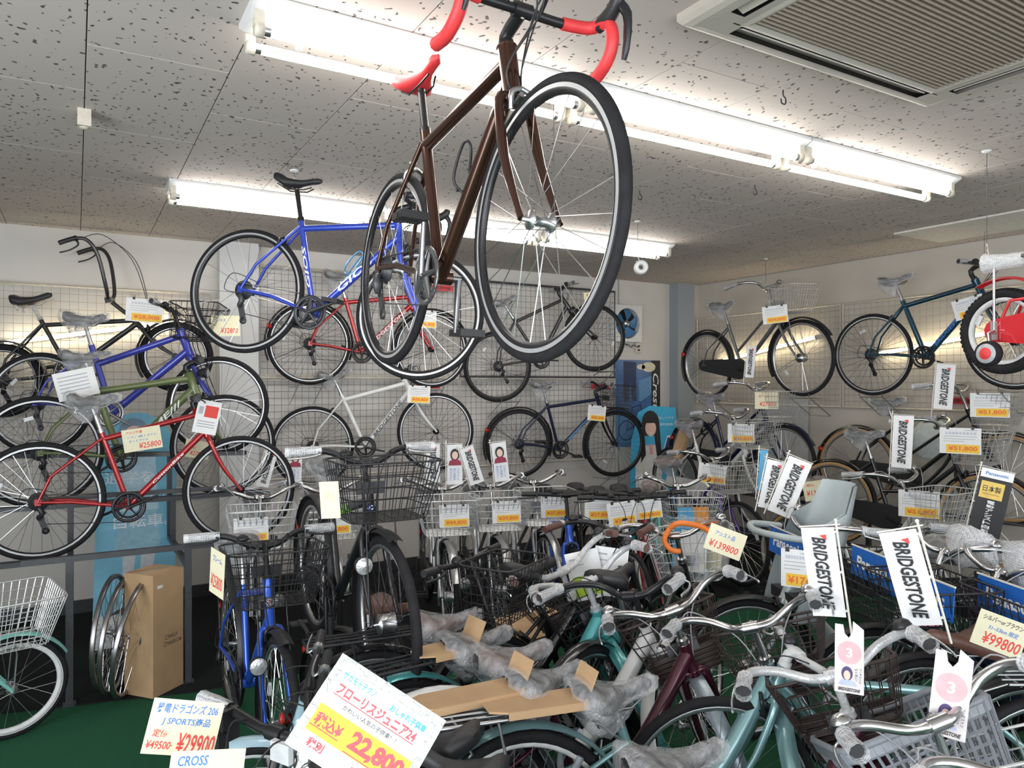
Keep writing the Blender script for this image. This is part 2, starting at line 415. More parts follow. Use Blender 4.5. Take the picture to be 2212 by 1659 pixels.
BARS = {
 'flat': [(-.02, .29, .01), (-.012, .17, .008), (0, .06, 0)],
 'riser': [(-.05, .30, .05), (-.03, .16, .05), (0, .07, .01), (0, .03, 0)],
 'city': [(-.21, .265, .045), (-.10, .255, .058), (-.02, .215, .062), (.035, .145, .045), (.03, .07, .008), (0, .03, 0)],
 'wide': [(-.14, .238, .042), (-.07, .230, .058), (-.005, .204, .062), (.035, .142, .042), (.025, .070, .006), (0, .03, 0)],
 'drop': [(-.035, .215, -.128), (.03, .214, -.128), (.085, .212, -.095), (.10, .21, -.045), (.075, .208, -.006), (.02, .195, 0), (0, .12, 0), (0, .04, 0)],
 'ape': [(-.20, .20, .40), (-.10, .20, .42), (-.03, .19, .40), (.01, .16, .30), (.015, .11, .08), (0, .05, .01)],
}
def bike(name, label, loc, ypr, g=CITY, col=None, group=None, frame='diamond', W=None, Wr=None, bars='city', barm=CHROME, grip=BLKP, wrap=True, steer=0,
         saddle=('comfort', SADB, True), post=ALLOY, fender=None, basket=None, rack=None, drive='case', ring=BLKA, crank=20, pedals=True, stand=None, light=None,
         decal=None, lever=ALLOY, bell=True, seg=9, fat=1.0, cage=None, forkm=None, cover_bars=False, tail=True, lock=False, cables=2, loop_sag=.10, casem=None, cat='bicycle', dec2=None):
    G = geo(**g); rh, fh, bb, st, sp, a, n, hb, ht, bar = (G[k] for k in ('rh', 'fh', 'bb', 'st', 'sp', 'a', 'n', 'hb', 'ht', 'bar'))
    R, Rr = G['R'], G['Rr']; W = W or {}; Wr = Wr or W
    root = empty(name, Matrix.Translation(loc) @ Euler((rad(ypr[2]), rad(ypr[1]), rad(ypr[0])), 'XYZ').to_matrix().to_4x4())
    tag(root, label, cat, group)
    I4 = Matrix.Identity(4)
    SM = TR(*G['ax0']) @ Matrix.Rotation(rad(steer), 4, a) @ TR(*(-G['ax0'])) if steer else I4
    fm = forkm or col
    Y = V((0, 1, 0))
    # ---- frame
    f = MB(); F = fat
    f.tube([hb-a*.008, hb, ht, ht+a*.008], [.024*F, .021*F, .021*F, .024*F], seg+2)
    f.tube([bb-Y*.036, bb+Y*.036], .022, seg+2)
    if frame != 'chopper': f.tube([bb, st+G['sd']*.012], .0155*F, seg)
    dt0 = hb+a*.035
    if frame in ('diamond', 'mid'):
        top = st-G['sd']*(.04 if frame == 'diamond' else .12)
        f.tube([ht-a*.035, top], .0165*F, seg); f.tube([dt0, bb], .0195*F, seg)
    elif frame == 'city':
        f.tube([dt0, bb], .020*F, seg); f.tube([ht-a*.03, bb+G['sd']*.17], .013*F, seg)
    elif frame == 'loop':
        f.tube([dt0, bb], .018*F, seg)
        mid = (ht+bb)/2+V((-.02, 0, -loop_sag+.05)); f.tube(catmull([ht-a*.05, ht-a*.05+V((-.07, 0, -.12)), mid, bb+G['sd']*.20], 5), .014*F, seg)
    elif frame == 'single':
        f.tube(catmull([dt0+a*.02, dt0*.55+bb*.45+V((0, 0, -.03)), bb+V((.02, 0, .015))], 6), .026*F, seg+2, flat=1.1)
    elif frame == 'chopper':
        f.tube([bb, st], .0155*F, seg); f.tube([ht-a*.03, st], .016*F, seg); f.tube([dt0, bb], .018*F, seg); f.tube([st, rh+V((.12, 0, .02))], .015, seg)
    for s_ in (-1, 1):
        f.tube([bb+Y*s_*.028, rh+V((.16, s_*.045, -.01)), rh+Y*s_*.060], [.011, .010, .0085], 7)
        if frame != 'chopper' or True: f.tube([st-G['sd']*(.03 if frame != 'single' else .05)+Y*s_*.014, rh+V((.06, s_*.05, .14)), rh+Y*s_*.060], [.0085, .0082, .008], 7)
        f.box(rh+Y*s_*.060, (.03, .006, .035))
    fr = part('frame', f, col, root)
    def side_text(body, p0, p1, h, m, wfrac=.6, shear=.2, bold=.02, off=.022, flip=False):
        d = p1-p0; L = d.length*wfrac; x = d.normalized(); z = V((0, -1, 0)); y = z.cross(x)
        c = (p0+p1)/2+V((0, -off, 0))
        Mx = Matrix(((x.x, y.x, z.x, c.x), (x.y, y.y, z.y, c.y), (x.z, y.z, z.z, c.z), (0, 0, 0, 1)))
        text(body, L, h, m, fr, Mx, shear, bold, 'decal')
    if decal: side_text(decal[0], bb, dt0, decal[2] if len(decal) > 2 else .03, decal[1], decal[3] if len(decal) > 3 else .55, off=.0205*F+.0006)
    if dec2: side_text(dec2[0], bb, st, .02, dec2[1], .45, off=.0160*F+.0006)
    # ---- fork
    k = MB(); cr = hb-a*.018
    k.tube([hb-a*.006, cr-a*.012], .019*F, seg)
    for s_ in (-1, 1):
        k.tube(catmull([cr+Y*s_*.012, cr-a*.012+Y*s_*.042, cr*.5+fh*.5+Y*s_*.052-n*.018, fh+Y*s_*.054], 4), [.0145]*5+[.0135]*3+[.012]*2+[.010, .008, .0085], seg-1)
    part('fork', k, fm, root, SM)
    # ---- wheels
    wheel(root, 'front_wheel', R, fh, W, SM); wheel(root, 'rear_wheel', Rr, rh, Wr, I4, True)
    # ---- fenders
    fshort = isinstance(fender, tuple)
    if fshort: fender = fender[0]
    if fender:
        fwid = W.get('tw', .035)+.020
        fo = obj('front_fender', cached(('ff', R, fwid, fender.name, fshort), lambda: fender_mb(R, rad(72 if fshort else 28), rad(205), fwid).mesh('front_fender', fender)), root, SM @ TR(*fh))
        ro = obj('rear_fender', cached(('rf', Rr, fwid, fender.name), lambda: fender_mb(Rr, rad(-20), rad(205), fwid).mesh('rear_fender', fender)), root, TR(*rh))
        st_ = MB()
        for s_ in (-1, 1):
            st_.tube([V((0, s_*.058, 0)), V((Rr*-.86, s_*fwid*.48, Rr*-.42))], .0022, 4); st_.tube([V((0, s_*.058, 0)), V((Rr*-.86, s_*fwid*.48, Rr*.55))], .0022, 4)
        part('fender_stay', st_, ALLOY, ro)
        s2 = MB()
        for s_ in (-1, 1): s2.tube([V((0, s_*.058, 0)), V((-R*.90, s_*fwid*.48, -R*.36))], .0022, 4)
        part('fender_stay', s2, ALLOY, fo)
        if tail: obj('rear_reflector', cached(('tl', Rr), lambda: MB().lathe([(0, -.03), (.016, -.03), (.024, 0), (.024, .006), (0, .008)], 12, axis='x').mesh('rear_reflector', RFL_R)), ro, RY(PI) @ TR(Rr*.985, 0, -.13) )
    # ---- seatpost and saddle
    part('seatpost', MB().tube([st-G['sd']*.02, sp+G['sd']*-.01], .0135, 8).tube([st-G['sd']*.0, st+G['sd']*.022], .019, 8), post, root)
    sk, smat, cov = saddle
    so = obj('saddle', m_saddle(sk, smat), root, TR(*(sp+V((.0, 0, .035)))) @ RY(rad(-2)))
    rl = MB()
    for s_ in (-1, 1): rl.tube([V((.09, s_*.012, -.028)), V((.05, s_*.022, -.045)), V((-.05, s_*.022, -.045)), V((-.10, s_*.03, -.02))], .0035, 5)
    if sk == 'comfort':
        for s_ in (-1, 1):
            rl.tube([(-.085+.0, s_*.055, -.025-.012*i) if i % 2 else (-.075, s_*.055, -.025-.012*i) for i in range(5)], .005, 5)
    part('saddle_rails', rl, CHROME if sk == 'comfort' else BLKA, so)
    if cov:
        o_ = obj('plastic_cover', m_cover(sk, random.choice((1, 2, 3, 4))), so); o_['label'] = 'clear plastic bag over the saddle'
    # ---- handlebar
    half = catmull(BARS[bars], 4)
    h = MB(); L_ = [bar+p for p in half]; Rg = [bar+V((p.x, -p.y, p.z)) for p in half]
    br = .0133 if bars != 'drop' else .013
    h.tube(L_+Rg[::-1], br, 8)
    if bars == 'ape':
        h.tube([ht-a*.02, ht+a*.02, ht+a*.02+V((-.03, 0, .03)), bar], .016, 8)
        h.box(bar, (.04, .12, .04))
    else:
        h.tube(catmull([ht-a*.01, ht+a*(max(g.get('stem', .06)-.01, .02)), bar], 3), .0125 if g.get('stem', .06) > .1 else .018, 8)
        h.tube([bar-Y*.025, bar+Y*.025], .0195, 8)
        h.tube([ht+a*.004, ht+a*.026], .021, 10)
    hbar = part('handlebar', h, barm, root, SM)
    gl = 4*1 if bars in ('city', 'wide', 'ape') else 3
    if bars == 'drop':
        for pth in (L_, Rg):
            b = MB(); b.tube(pth[:25], .0168, 9)
            part('bar_tape', b, grip, hbar)
            hp = pth[17]; sgn = 1 if pth is L_ else -1
            b2 = MB().tube(catmull([hp+V((-.02, 0, .0)), hp+V((.03, 0, .012)), hp+V((.062, sgn*-.004, .035)), hp+V((.068, sgn*-.004, .058))], 3), [.017, .018, .019, .019, .018, .018, .017, .016, .015, .012], 8, flat=1.15)
            part('brake_hood', b2, BLKP, hbar)
            b3 = MB().tube(catmull([hp+V((.058, 0, .03)), hp+V((.09, sgn*.006, -.01)), hp+V((.085, sgn*.012, -.075)), hp+V((.07, sgn*.016, -.115))], 3), [.011, .010, .009, .009, .008, .008, .007, .007, .006, .005], 6, flat=1.5)
            part('brake_lever', b3, BLKA, hbar)
    else:
        for pth, sgn in ((L_, 1), (Rg, -1)):
            ng = 5 if bars in ('city', 'wide', 'ape') else 4
            gp = pth[:ng]
            if bars in ('flat', 'riser'): gp = [pth[0], pth[0]*.5+pth[3]*.5, pth[3]]
            go = part('grip', MB().tube([gp[0]+(gp[0]-gp[1]).normalized()*.004]+gp, .0165, 9), grip, hbar)
            if wrap:
                rnd = random.Random(int(sgn+5)); wr = [gp[0]+(gp[0]-gp[1]).normalized()*.022]+gp+[gp[-1]+(gp[-1]-gp[-2]).normalized()*.015]
                part('bubble_wrap', MB().tube(wr, [.021+rnd.uniform(-.002, .003) for _ in wr], 9, cap=False), BUB, go)
            e = gp[-1]; dr = (gp[0]-gp[-1]).normalized(); fw = V((1, 0, 0)) if bars in ('flat', 'riser') else V((.35, sgn*.85, -.1)).normalized()
            if bars == 'ape': fw = V((.3, 0, -.95))
            lv = MB().tube(catmull([e+fw*.012, e+fw*.035+V((0, 0, -.012)), e+fw*.045+dr*.06+V((0, 0, -.02)), e+fw*.040+dr*.125+V((0, 0, -.022))], 3), [.007, .007, .0065, .006, .006, .0055, .005, .005, .0055, .005], 6, flat=.6)
            lv.tube([e-dr*.012, e+dr*.008], .0195, 8)
            part('brake_lever', lv, lever, hbar)
    if bell and bars not in ('drop',):
        e = L_[7] if bars in ('city', 'wide') and random.random() < .4 else (Rg[7] if len(Rg) > 7 else Rg[4])
        part('bell', MB().lathe([(0, .038), (.010, .037), (.020, .030), (.025, .018), (.025, .012), (.006, .010), (.006, -.01)], 14, axis='z', c=e), CHROME if barm is CHROME else BLKP, hbar)
    cb = MB()
    for i in range(cables):
        s_ = 1 if i % 2 else -1
        pth = L_ if s_ > 0 else Rg; e = pth[min(6, len(pth)-1)] if bars != 'drop' else pth[-2]
        fo_ = .10+.03*(i//2)
        if bars == 'ape': cb.tube(catmull([e, e+V((.12, -s_*.05, .02)), e+V((.26, -s_*.12, -.15)), e+V((.30, -s_*.17, -.42)), hb+V((.05, s_*.02, .1))], 5), .0026, 5)
        else: cb.tube(catmull([e, e+V((fo_*.8, -s_*.03, .02)), (e+ht)/2+V((fo_, -s_*.03, .0)), ht+V((.045, s_*.02, -.06)), hb+V((.03, s_*.012, -.02))], 5), .0024, 5)
    if cables: part('cables', cb, BLKP if barm is not CHROME else simple('cable_grey', (.35, .36, .38), .5), hbar)
    if cover_bars:
        rnd = random.Random(3); rows = []
        for i in range(9):
            t = i/8; q_ = bar+V((.0-.04*abs(t-.5)*2, -.05+.30*t, .06)); row = []
            for kk in range(10):
                q = 2*PI*kk/10; rr = (.025+.045*math.sin(PI*t)**.6+rnd.uniform(-.008, .008)); row.append(q_+V((.45*rr*math.cos(q), rnd.uniform(-.01, .01), 1.3*rr*math.sin(q)-.01)))
            rows.append(row)
        part('bubble_wrap', MB().grid(rows, closed=True), BUB, hbar)
    # ---- drivetrain
    dy = -.046; cq = rad(-crank)
    if drive == 'case':
        cm = casem or BLKP; poly = []
        for i in range(12): q = PI*1.5+PI*i/11-PI*.0; poly.append((bb.x+.098*math.cos(q-0), bb.z+.098*math.sin(q)))
        for i in range(8): q = PI/2+PI*i/7; poly.append((rh.x+.055*math.cos(q), rh.z+.055*math.sin(q)))
        part('chain_case', MB().prism(poly, dy-.018, dy+.012), cm, root)
    rr_ = .088 if drive != 'kid' else .06
    cs = MB()
    if drive in ('deraill', 'single', 'road', 'half'):
        cs.lathe([(rr_-.016, dy-.003), (rr_, dy-.003), (rr_+.003, dy), (rr_, dy+.003), (rr_-.016, dy+.003)], 32, c=(bb.x, 0, bb.z), closed=True)
        for i in range(5): q = 2*PI*i/5+cq; cs.tube([bb+V((0, dy-.004, 0)), bb+V((rr_*.88*math.cos(q), dy, rr_*.88*math.sin(q)))], [.012, .006] if drive != 'road' else [.022, .010], 6, flat=.5)
        if drive == 'deraill' or drive == 'road': cs.lathe([(rr_*.62, dy+.008), (rr_*.78, dy+.008), (rr_*.78, dy+.012), (rr_*.62, dy+.012)], 28, c=(bb.x, 0, bb.z), closed=True)
    for s_ in (-1, 1):
        q = cq if s_ < 0 else cq+PI; yy = s_*.062; e = bb+V((.165*math.cos(q), yy+s_*.012, .165*math.sin(q)))
        cs.tube([bb+V((0, yy, 0)), (bb+e)/2+V((0, (yy+s_*.006)/2, 0))*0, e] if False else [bb+V((0, yy, 0)), e], [.015, .010], 7, flat=.7)
        cs.tube([bb+V((0, 0, 0)), bb+V((0, yy+s_*.006, 0))], .012, 8)
    cro = part('crankset', cs, ring, root)
    if pedals:
        for s_ in (-1, 1):
            q = cq if s_ < 0 else cq+PI; e = bb+V((.165*math.cos(q), s_*.115, .165*math.sin(q)))
            pb = MB(); pb.tube([e-Y*s_*.045, e+Y*s_*.045], .007, 6)
            for dx in (-.036, .036): pb.box(e+V((dx, 0, 0)), (.014, .085, .022))
            for dyy in (-.038, .038): pb.box(e+V((0, dyy, 0)), (.07, .010, .020))
            part('pedal', pb, BLKP, cro)
    if drive in ('deraill', 'single', 'road', 'half'):
        r2 = .036; pts = []
        for i in range(10): q = -PI/2+PI*i/9; pts.append(bb+V((rr_*math.cos(q), dy, rr_*math.sin(q))))
        for i in range(6): q = PI/2+PI*i/5; pts.append(rh+V((r2*math.cos(q), dy+.004, r2*math.sin(q))))
        if drive in ('deraill', 'road'): pts += [rh+V((.015, dy+.003, -.10)), rh+V((.04, dy+.003, -.125))]
        part('chain', MB().tube(pts, .0042, 4, closed=True, flat=.55), DKST, root)
        c_ = MB().lathe([(.012, -.05), (.024, -.049), (.026, -.044), (.034, -.042), (.036, -.036), (.044, -.034), (.046, -.028), (.052, -.027), (.053, -.023), (.012, -.021)], 20, c=(rh.x, 0, rh.z))
        part('cassette', c_, DKST, root)
    if drive in ('deraill', 'road'):
        d = MB(); p = rh+V((.005, -.062, -.03)); d.tube([p, p+V((.02, -.006, -.03)), p+V((.0, .006, -.055))], [.013, .016, .012], 7)
        d.box(p+V((.02, .014, -.095)), (.03, .008, .085), Matrix.Rotation(rad(-20), 3, 'Y'))
        d.lathe([(.004, .006), (.019, .006), (.019, .014), (.004, .014)], 12, c=p+V((.005, .004, -.055))); d.lathe([(.004, .006), (.019, .006), (.019, .014), (.004, .014)], 12, c=p+V((.032, .004, -.132)))
        d.tube(catmull([p+V((-.01, 0, .01)), p+V((-.09, -.01, .02)), p+V((-.06, 0, .11)), rh+V((.08, -.05, .05))], 4), .0025, 5)
        part('derailleur', d, BLKA if ring is BLKA else DKST, root)
    # ---- brakes
    cbk = MB(); p = hb-a*.03+n*.028
    for s_ in (-1, 1): cbk.tube(catmull([p+V((.006, 0, .02)), p+V((.012, s_*.028, .005)), p+V((.006, s_*.026, -.035))], 3), .0075, 6)
    cbk.tube([p-n*.02, p+n*.014], .008, 6)
    part('front_brake', cbk, lever if bars == 'drop' else BLKA, root, SM)
    if drive != 'case':
        p = rh+(st-rh).normalized()*(Rr+.015); cb2 = MB()
        for s_ in (-1, 1): cb2.tube(catmull([p+V((0, 0, .012)), p+V((-.02, s_*.030, .0)), p+V((-.03, s_*.027, -.035))], 3), .007, 6)
        part('rear_brake', cb2, lever if bars == 'drop' else BLKA, root)
    # ---- basket, light
    if basket:
        kind, bm = basket; bx_ = max(bar.x, ht.x)+.065; bz = bar.z-.245 if kind != 'plastic' else bar.z-.27
        if bars in ('flat', 'riser'): bz = bar.z-.20; bx_ = bar.x+.05
        bo = obj('basket', m_basket(kind, bm), root, SM @ TR(bx_, 0, bz))
        sb = MB(); rl_ = V((bx_+.12, 0, bz-.004))
        for s_ in (-1, 1): sb.tube([rl_+Y*s_*.06, rl_+V((.01, s_*.06, -.05)), fh+V((0, s_*.066, .0))], .0035, 5)
        sb.tube([V((bx_, 0, bz+.10)), ht+V((0, 0, .0))], .007, 5); sb.box(V((bx_+.003, 0, bz+.10)), (.008, .12, .05))
        part('basket_stay', sb, ALLOY if bm is BASKS else BLKA, root, SM)
    if light:
        lp = (fh*.42+hb*.58+n*.05+V((0, -.072, 0))) if light == 'crown' else (fh+V((.07, .09, .10)) if light == 'hub' else V((bar.x+.08, .0, bar.z-.02)))
        lm = MB().lathe([(0, -.055), (.018, -.055), (.030, -.03), (.036, .0), (.037, .008), (.034, .010)], 16, axis='x', c=lp)
        lo = part('headlight', lm, CHROME if barm is CHROME or light == 'chrome' else BLKP, root, SM)
        part('lens', MB().lathe([(0, .018), (.018, .016), (.034, .009)], 16, axis='x', c=lp), LENS, lo)
        part('lamp_bracket', MB().tube([lp+V((-.03, 0, .0)), (lp+V((-.05, .03, 0))) if light != 'crown' else (fh*.42+hb*.58+V((0, -.05, 0)))], .006, 5), BLKA, lo)
    # ---- rear rack, stand, lock
    if rack:
        z = 2*Rr+.055; x0, x1 = rh.x-.24, rh.x+.17; r_ = MB()
        r_.tube(catmull([(x1, .055, z), (x0+.03, .060, z), (x0, .03, z-.005), (x0, -.03, z-.005), (x0+.03, -.060, z), (x1, -.055, z)], 3), .006, 6)
        for yy in (-.02, .02): r_.tube([(x1, yy, z+.002), (x0+.01, yy, z+.002)], .005, 5)
        for t in (.1, .5, .9): r_.tube([(x1+(x0-x1)*t, -.056, z-.004), (x1+(x0-x1)*t, .056, z-.004)], .005, 5)
        for s_ in (-1, 1): r_.tube([(x0+.16, s_*.058, z), rh+Y*s_*.066], .005, 5); r_.tube([(x1, s_*.05, z), st-G['sd']*.06+Y*s_*.012], .005, 5)
        part('rear_rack', r_, rack, root)
    if stand == 'double':
        s_ = MB(); s_.tube(catmull([rh+V((0, .07, 0)), V((rh.x-.09, .085, .10)), V((rh.x-.13, .12, .014)), V((rh.x-.14, .0, .012)), V((rh.x-.13, -.12, .014)), V((rh.x-.09, -.085, .10)), rh+V((0, -.07, 0))], 4), .008, 6)
        part('kickstand', s_, ALLOY, root)
    elif stand == 'side':
        part('kickstand', MB().tube([rh+V((.10, .06, -.05)), V((rh.x+.14, .19, .012))], .009, 6), BLKA, root)
    if lock:
        part('ring_lock', MB().tube([V((rh.x+.0+Rr*.80*math.cos(.9)+.055*math.cos(q)*.55, .062*math.sin(q), rh.z+Rr*.86*math.sin(.9)+.02+.055*math.cos(q))) for q in [PI*2*i/18 for i in range(15)]], .011, 7), lock, root)
    if cage:
        c_ = MB(); p0 = bb*.55+dt0*.45; d_ = (dt0-bb).normalized(); nn = V((-d_.z, 0, d_.x)) if d_.x > 0 else V((d_.z, 0, -d_.x))
        for s_ in (-1, 1): c_.tube(catmull([p0+nn*.02+Y*s_*.01, p0+d_*.02+nn*.06+Y*s_*.035, p0+d_*.12+nn*.075+Y*s_*.035, p0+d_*.13+nn*.045+Y*s_*.025, p0+d_*.06+nn*.03+Y*s_*.01], 4), .0045, 6)
        c_.tube([p0+nn*.022-d_*.03, p0+nn*.022+d_*.06], .007, 5); c_.tube([p0+d_*.0+nn*.035-Y*.03, p0-d_*.01+nn*.055, p0+nn*.035+Y*.03], .0045, 5)
        part('bottle_cage', c_, cage, root)
    return root, G
# ================================================================ setting
ZC = 2.84; XW = 6.19; YW = 6.33; XL = -2.4; YF = -2.7
def mk_carpet(name, c):
    m, nt, b = nmat(name); setp(b, .95, spec=.15); n = noise(nt, 260, 3); r = ramp(nt, n.outputs['Fac'], [(.3, tuple(x*.55 for x in c)), (.75, tuple(x*1.35 for x in c))])
    nt.links.new(r.outputs[0], b.inputs['Base Color']); bump(nt, b, n.outputs['Fac'], .5, .004); return m
GREEN = mk_carpet('carpet_green', (.022, .105, .052)); BLACKC = mk_carpet('carpet_black', (.016, .019, .020))
WALLM = simple('wall_paint', (.62, .60, .57), .7, var=.05, scale=3, bmp=.05, bscale=120)
WALLB = simple('wall_paint_beige', (.60, .555, .49), .7, var=.05, scale=3, bmp=.05, bscale=120)
WHM = simple('white_metal', (.70, .71, .71), .4, .1, var=.03)
GREYM = simple('grey_metal', (.40, .42, .44), .45, .2, var=.04)
def mk_tile():
    m, nt, b = nmat('ceiling_tile'); setp(b, .85, spec=.2)
    g = nt.nodes.new('ShaderNodeNewGeometry'); n = nt.nodes.new('ShaderNodeTexNoise'); n.inputs['Scale'].default_value = 22; n.inputs['Detail'].default_value = 2
    nt.links.new(g.outputs['Position'], n.inputs['Vector'])
    mx = nt.nodes.new('ShaderNodeMixRGB'); mx.blend_type = 'ADD'; mx.inputs[0].default_value = .055
    nt.links.new(g.outputs['Position'], mx.inputs[1]); nt.links.new(n.outputs['Color'], mx.inputs[2])
    v = nt.nodes.new('ShaderNodeTexVoronoi'); v.inputs['Scale'].default_value = 29; v.inputs['Randomness'].default_value = 1
    sc = nt.nodes.new('ShaderNodeVectorMath'); sc.operation = 'MULTIPLY'; sc.inputs[1].default_value = (1.15, .88, 1)
    nt.links.new(mx.outputs[0], sc.inputs[0]); nt.links.new(sc.outputs[0], v.inputs['Vector'])
    n3 = nt.nodes.new('ShaderNodeTexNoise'); n3.inputs['Scale'].default_value = 9; nt.links.new(g.outputs['Position'], n3.inputs['Vector'])
    mt = nt.nodes.new('ShaderNodeMath'); mt.operation = 'MULTIPLY_ADD'; mt.inputs[1].default_value = .22; nt.links.new(n3.outputs['Fac'], mt.inputs[0])
    nt.links.new(v.outputs['Distance'], mt.inputs[2])
    r = ramp(nt, mt.outputs[0], [(.295, (.115, .10, .095)), (.335, (.53, .48, .445))])
    nt.links.new(r.outputs[0], b.inputs['Base Color']); bump(nt, b, r.outputs[0], .35, .006); return m
TILE = mk_tile()
JOINT = simple('ceiling_joint', (.16, .15, .145), .9)
# floor
struct('floor', MB().box(((XL+XW)/2, (YF+YW)/2, -.05), (XW-XL+.2, YW-YF+.2, .10)), GREEN, 'green carpet floor of the shop')
mat_ = MB().prism([(XL, 4.72), (-.33, 4.60), (.56, 4.38), (2.2, 4.30), (4.2, 4.3), (6.19, 3.2), (6.19, 6.32), (XL, 6.32)], .0, .006, axis='z')
tag(obj('floor_mat', mat_.mesh('floor_mat', BLACKC)), 'black floor mat laid over the green carpet along the back wall', 'mat')
# walls
struct('wall_back', MB().box(((XL+XW)/2, YW+.05, 1.42), (XW-XL+.2, .10, 2.84)), WALLM, 'off-white back wall')
struct('wall_right', MB().box((XW+.05, (YF+YW)/2, 1.42), (.10, YW-YF+.2, 2.84)), WALLB, 'beige right wall')
wl = MB(); wl.box((XL-.05, (2.2+YW)/2, 1.42), (.10, YW-2.2, 2.84)); wl.box((XL-.05, (YF-2.2)/2, 1.42), (.10, -2.2-YF, 2.84)); wl.box((XL-.05, 0, 2.67), (.10, 4.4, .34)); wl.box((XL-.05, 0, .15), (.10, 4.4, .30))  # unseen wall, its opening made to go with the added side fill
struct('wall_left', wl, WALLM)
fw = MB(); fw.box(((XL-2.1)/2, YF-.05, 1.42), (-2.1-XL, .10, 2.84)); fw.box(((4.5+XW)/2, YF-.05, 1.42), (XW-4.5, .10, 2.84)); fw.box((1.2, YF-.05, 2.68), (6.6, .1, .32)); fw.box((1.2, YF-.05, .09), (6.6, .1, .18))
struct('wall_front', fw, WALLM)
# pillars and seams
struct('trim_1', MB().box((1.13, 6.27, 1.42), (.30, .13, 2.84)), simple('pillar_white', (.62, .63, .63), .5, var=.03, scale=2), 'white boxed pillar on the back wall')
struct('trim_2', MB().box((5.97, 6.26, 1.42), (.25, .14, 2.84)), simple('pillar_grey', (.30, .34, .38), .5, var=.03, scale=2), 'grey pillar near the corner')
struct('trim_3', MB().box((6.15, 6.28, 1.42), (.09, .10, 2.84)), WALLB)
for i, (x, z0, z1) in enumerate([(5.10, 0, 2.84)]):
    struct('trim_%d' % (4+i), MB().box((x, 6.326, 1.42), (.012, .012, 2.84)), GREYM)
struct('baseboard_back', MB().box(((XL+XW)/2, 6.32, .05), (XW-XL, .02, .10)), DKST)
struct('baseboard_right', MB().box((6.18, 2, .05), (.02, 8.6, .10)), DKST)
# ceiling and its boards, 455 x 910 mm, laid staggered
ceil = struct('ceiling', MB().box(((XL+XW)/2, (YF+YW)/2, ZC+.06), (XW-XL+.2, YW-YF+.2, .10)), JOINT, 'grey ceiling of speckled mineral fibre boards')
def tile_mesh():
    b = MB(); x, y, c = .2256, .4531, .0012
    lo = [(-x+c, -y+c, 0), (x-c, -y+c, 0), (x-c, y-c, 0), (-x+c, y-c, 0)]; mi = [(-x, -y, c), (x, -y, c), (x, y, c), (-x, y, c)]; hi = [(p[0], p[1], .0095) for p in mi]
    b.add(lo, [(3, 2, 1, 0)], False); b.grid([lo, mi, hi], smooth=False, closed=True); return b.mesh('ceiling_board', TILE)
tm = tile_mesh(); k0 = int(math.floor((XL-.03)/.455)); k = k0
while .03+.455*k < XW:
    x0 = max(.03+.455*k, XL); x1 = min(.03+.455*(k+1), XW)
    off = 2.85 if k % 2 == 0 else 3.305
    j = int(math.floor((YF-off)/.91))
    while off+.91*j < YW:
        y0 = max(off+.91*j, YF); y1 = min(off+.91*(j+1), YW)
        if x1-x0 > .02 and y1-y0 > .02:
            obj('ceiling_board', tm, ceil, TR((x0+x1)/2, (y0+y1)/2, ZC) @ Matrix.Diagonal(((x1-x0)/.455, (y1-y0)/.91, 1, 1)))
        j += 1
    k += 1
# pale flat panel in the ceiling near the right wall
struct('trim_6', MB().box((5.62, 2.6, ZC-.006), (.62, 1.42, .012)), simple('pale_panel', (.74, .71, .66), .6), 'pale smooth panel set in the ceiling by the right wall')

# ---------------------------------------------------------------- fluorescent fixtures
TUBE = emit('tube_glow', (1, .95, .88), TUBE_E); TUBEW = emit('tube_glow_warm', (1, .86, .58), WARM_E)
CREAMP = simple('cream_plastic', (.62, .57, .48), .5)
def fixture(x0, x1, yc, label):
    L = x1-x0; xm = (x0+x1)/2
    root = empty('fluorescent_fixture', TR(xm, yc, ZC)); tag(root, label, 'light fixture', 'twin tube ceiling lights')
    h = L/2-.004
    prof = [(-.115, 0), (-.115, -.014), (-.035, -.055), (.035, -.055), (.115, -.014), (.115, 0)]
    b = MB(); b.grid([[(-h, p[0], p[1]) for p in prof], [(h, p[0], p[1]) for p in prof]], smooth=False)
    for s_ in (-1, 1): b.add([(s_*h, p[0], p[1]) for p in prof], [tuple(range(6))[::s_]], False)
    part('housing', b, WHM, root)
    for yy in (-.066, .066):
        part('tube_lamp', MB().tube([(-h+.04, yy, -.085), (h-.04, yy, -.085)], .0155, 12), TUBE, root)
        for s_ in (-1, 1):
            q = MB(); q.lathe([(0, -.014), (.021, -.014), (.023, -.006), (.023, .012), (.017, .014)], 14, axis='x', c=(s_*(h-.026), yy, -.085)); q.box((s_*(h-.024), yy, -.052), (.03, .032, .05))
            ho = part('lamp_holder', q, CREAMP, root)
            part('end_cap', MB().tube([(s_*(h-.04), yy, -.085), (s_*(h-.058), yy, -.085)], .0162, 12), ALLOY, ho)
    part('starter', MB().tube([(-h+.16, 0, -.05), (-h+.16, 0, -.088)], .012, 10), WHM, root)
    return root
for yc, lab in ((2.335, 'above the bronze road bicycle'), (4.585, 'behind the blue road bicycle')):
    for i, (x0, x1) in enumerate(((.44, 1.67), (1.67, 2.93), (2.93, 4.19))):
        fixture(x0, x1, yc, 'white twin-tube fluorescent fixture %s, %s of its row' % (lab, ('pillar-side end', 'middle', 'right-wall end')[i]))
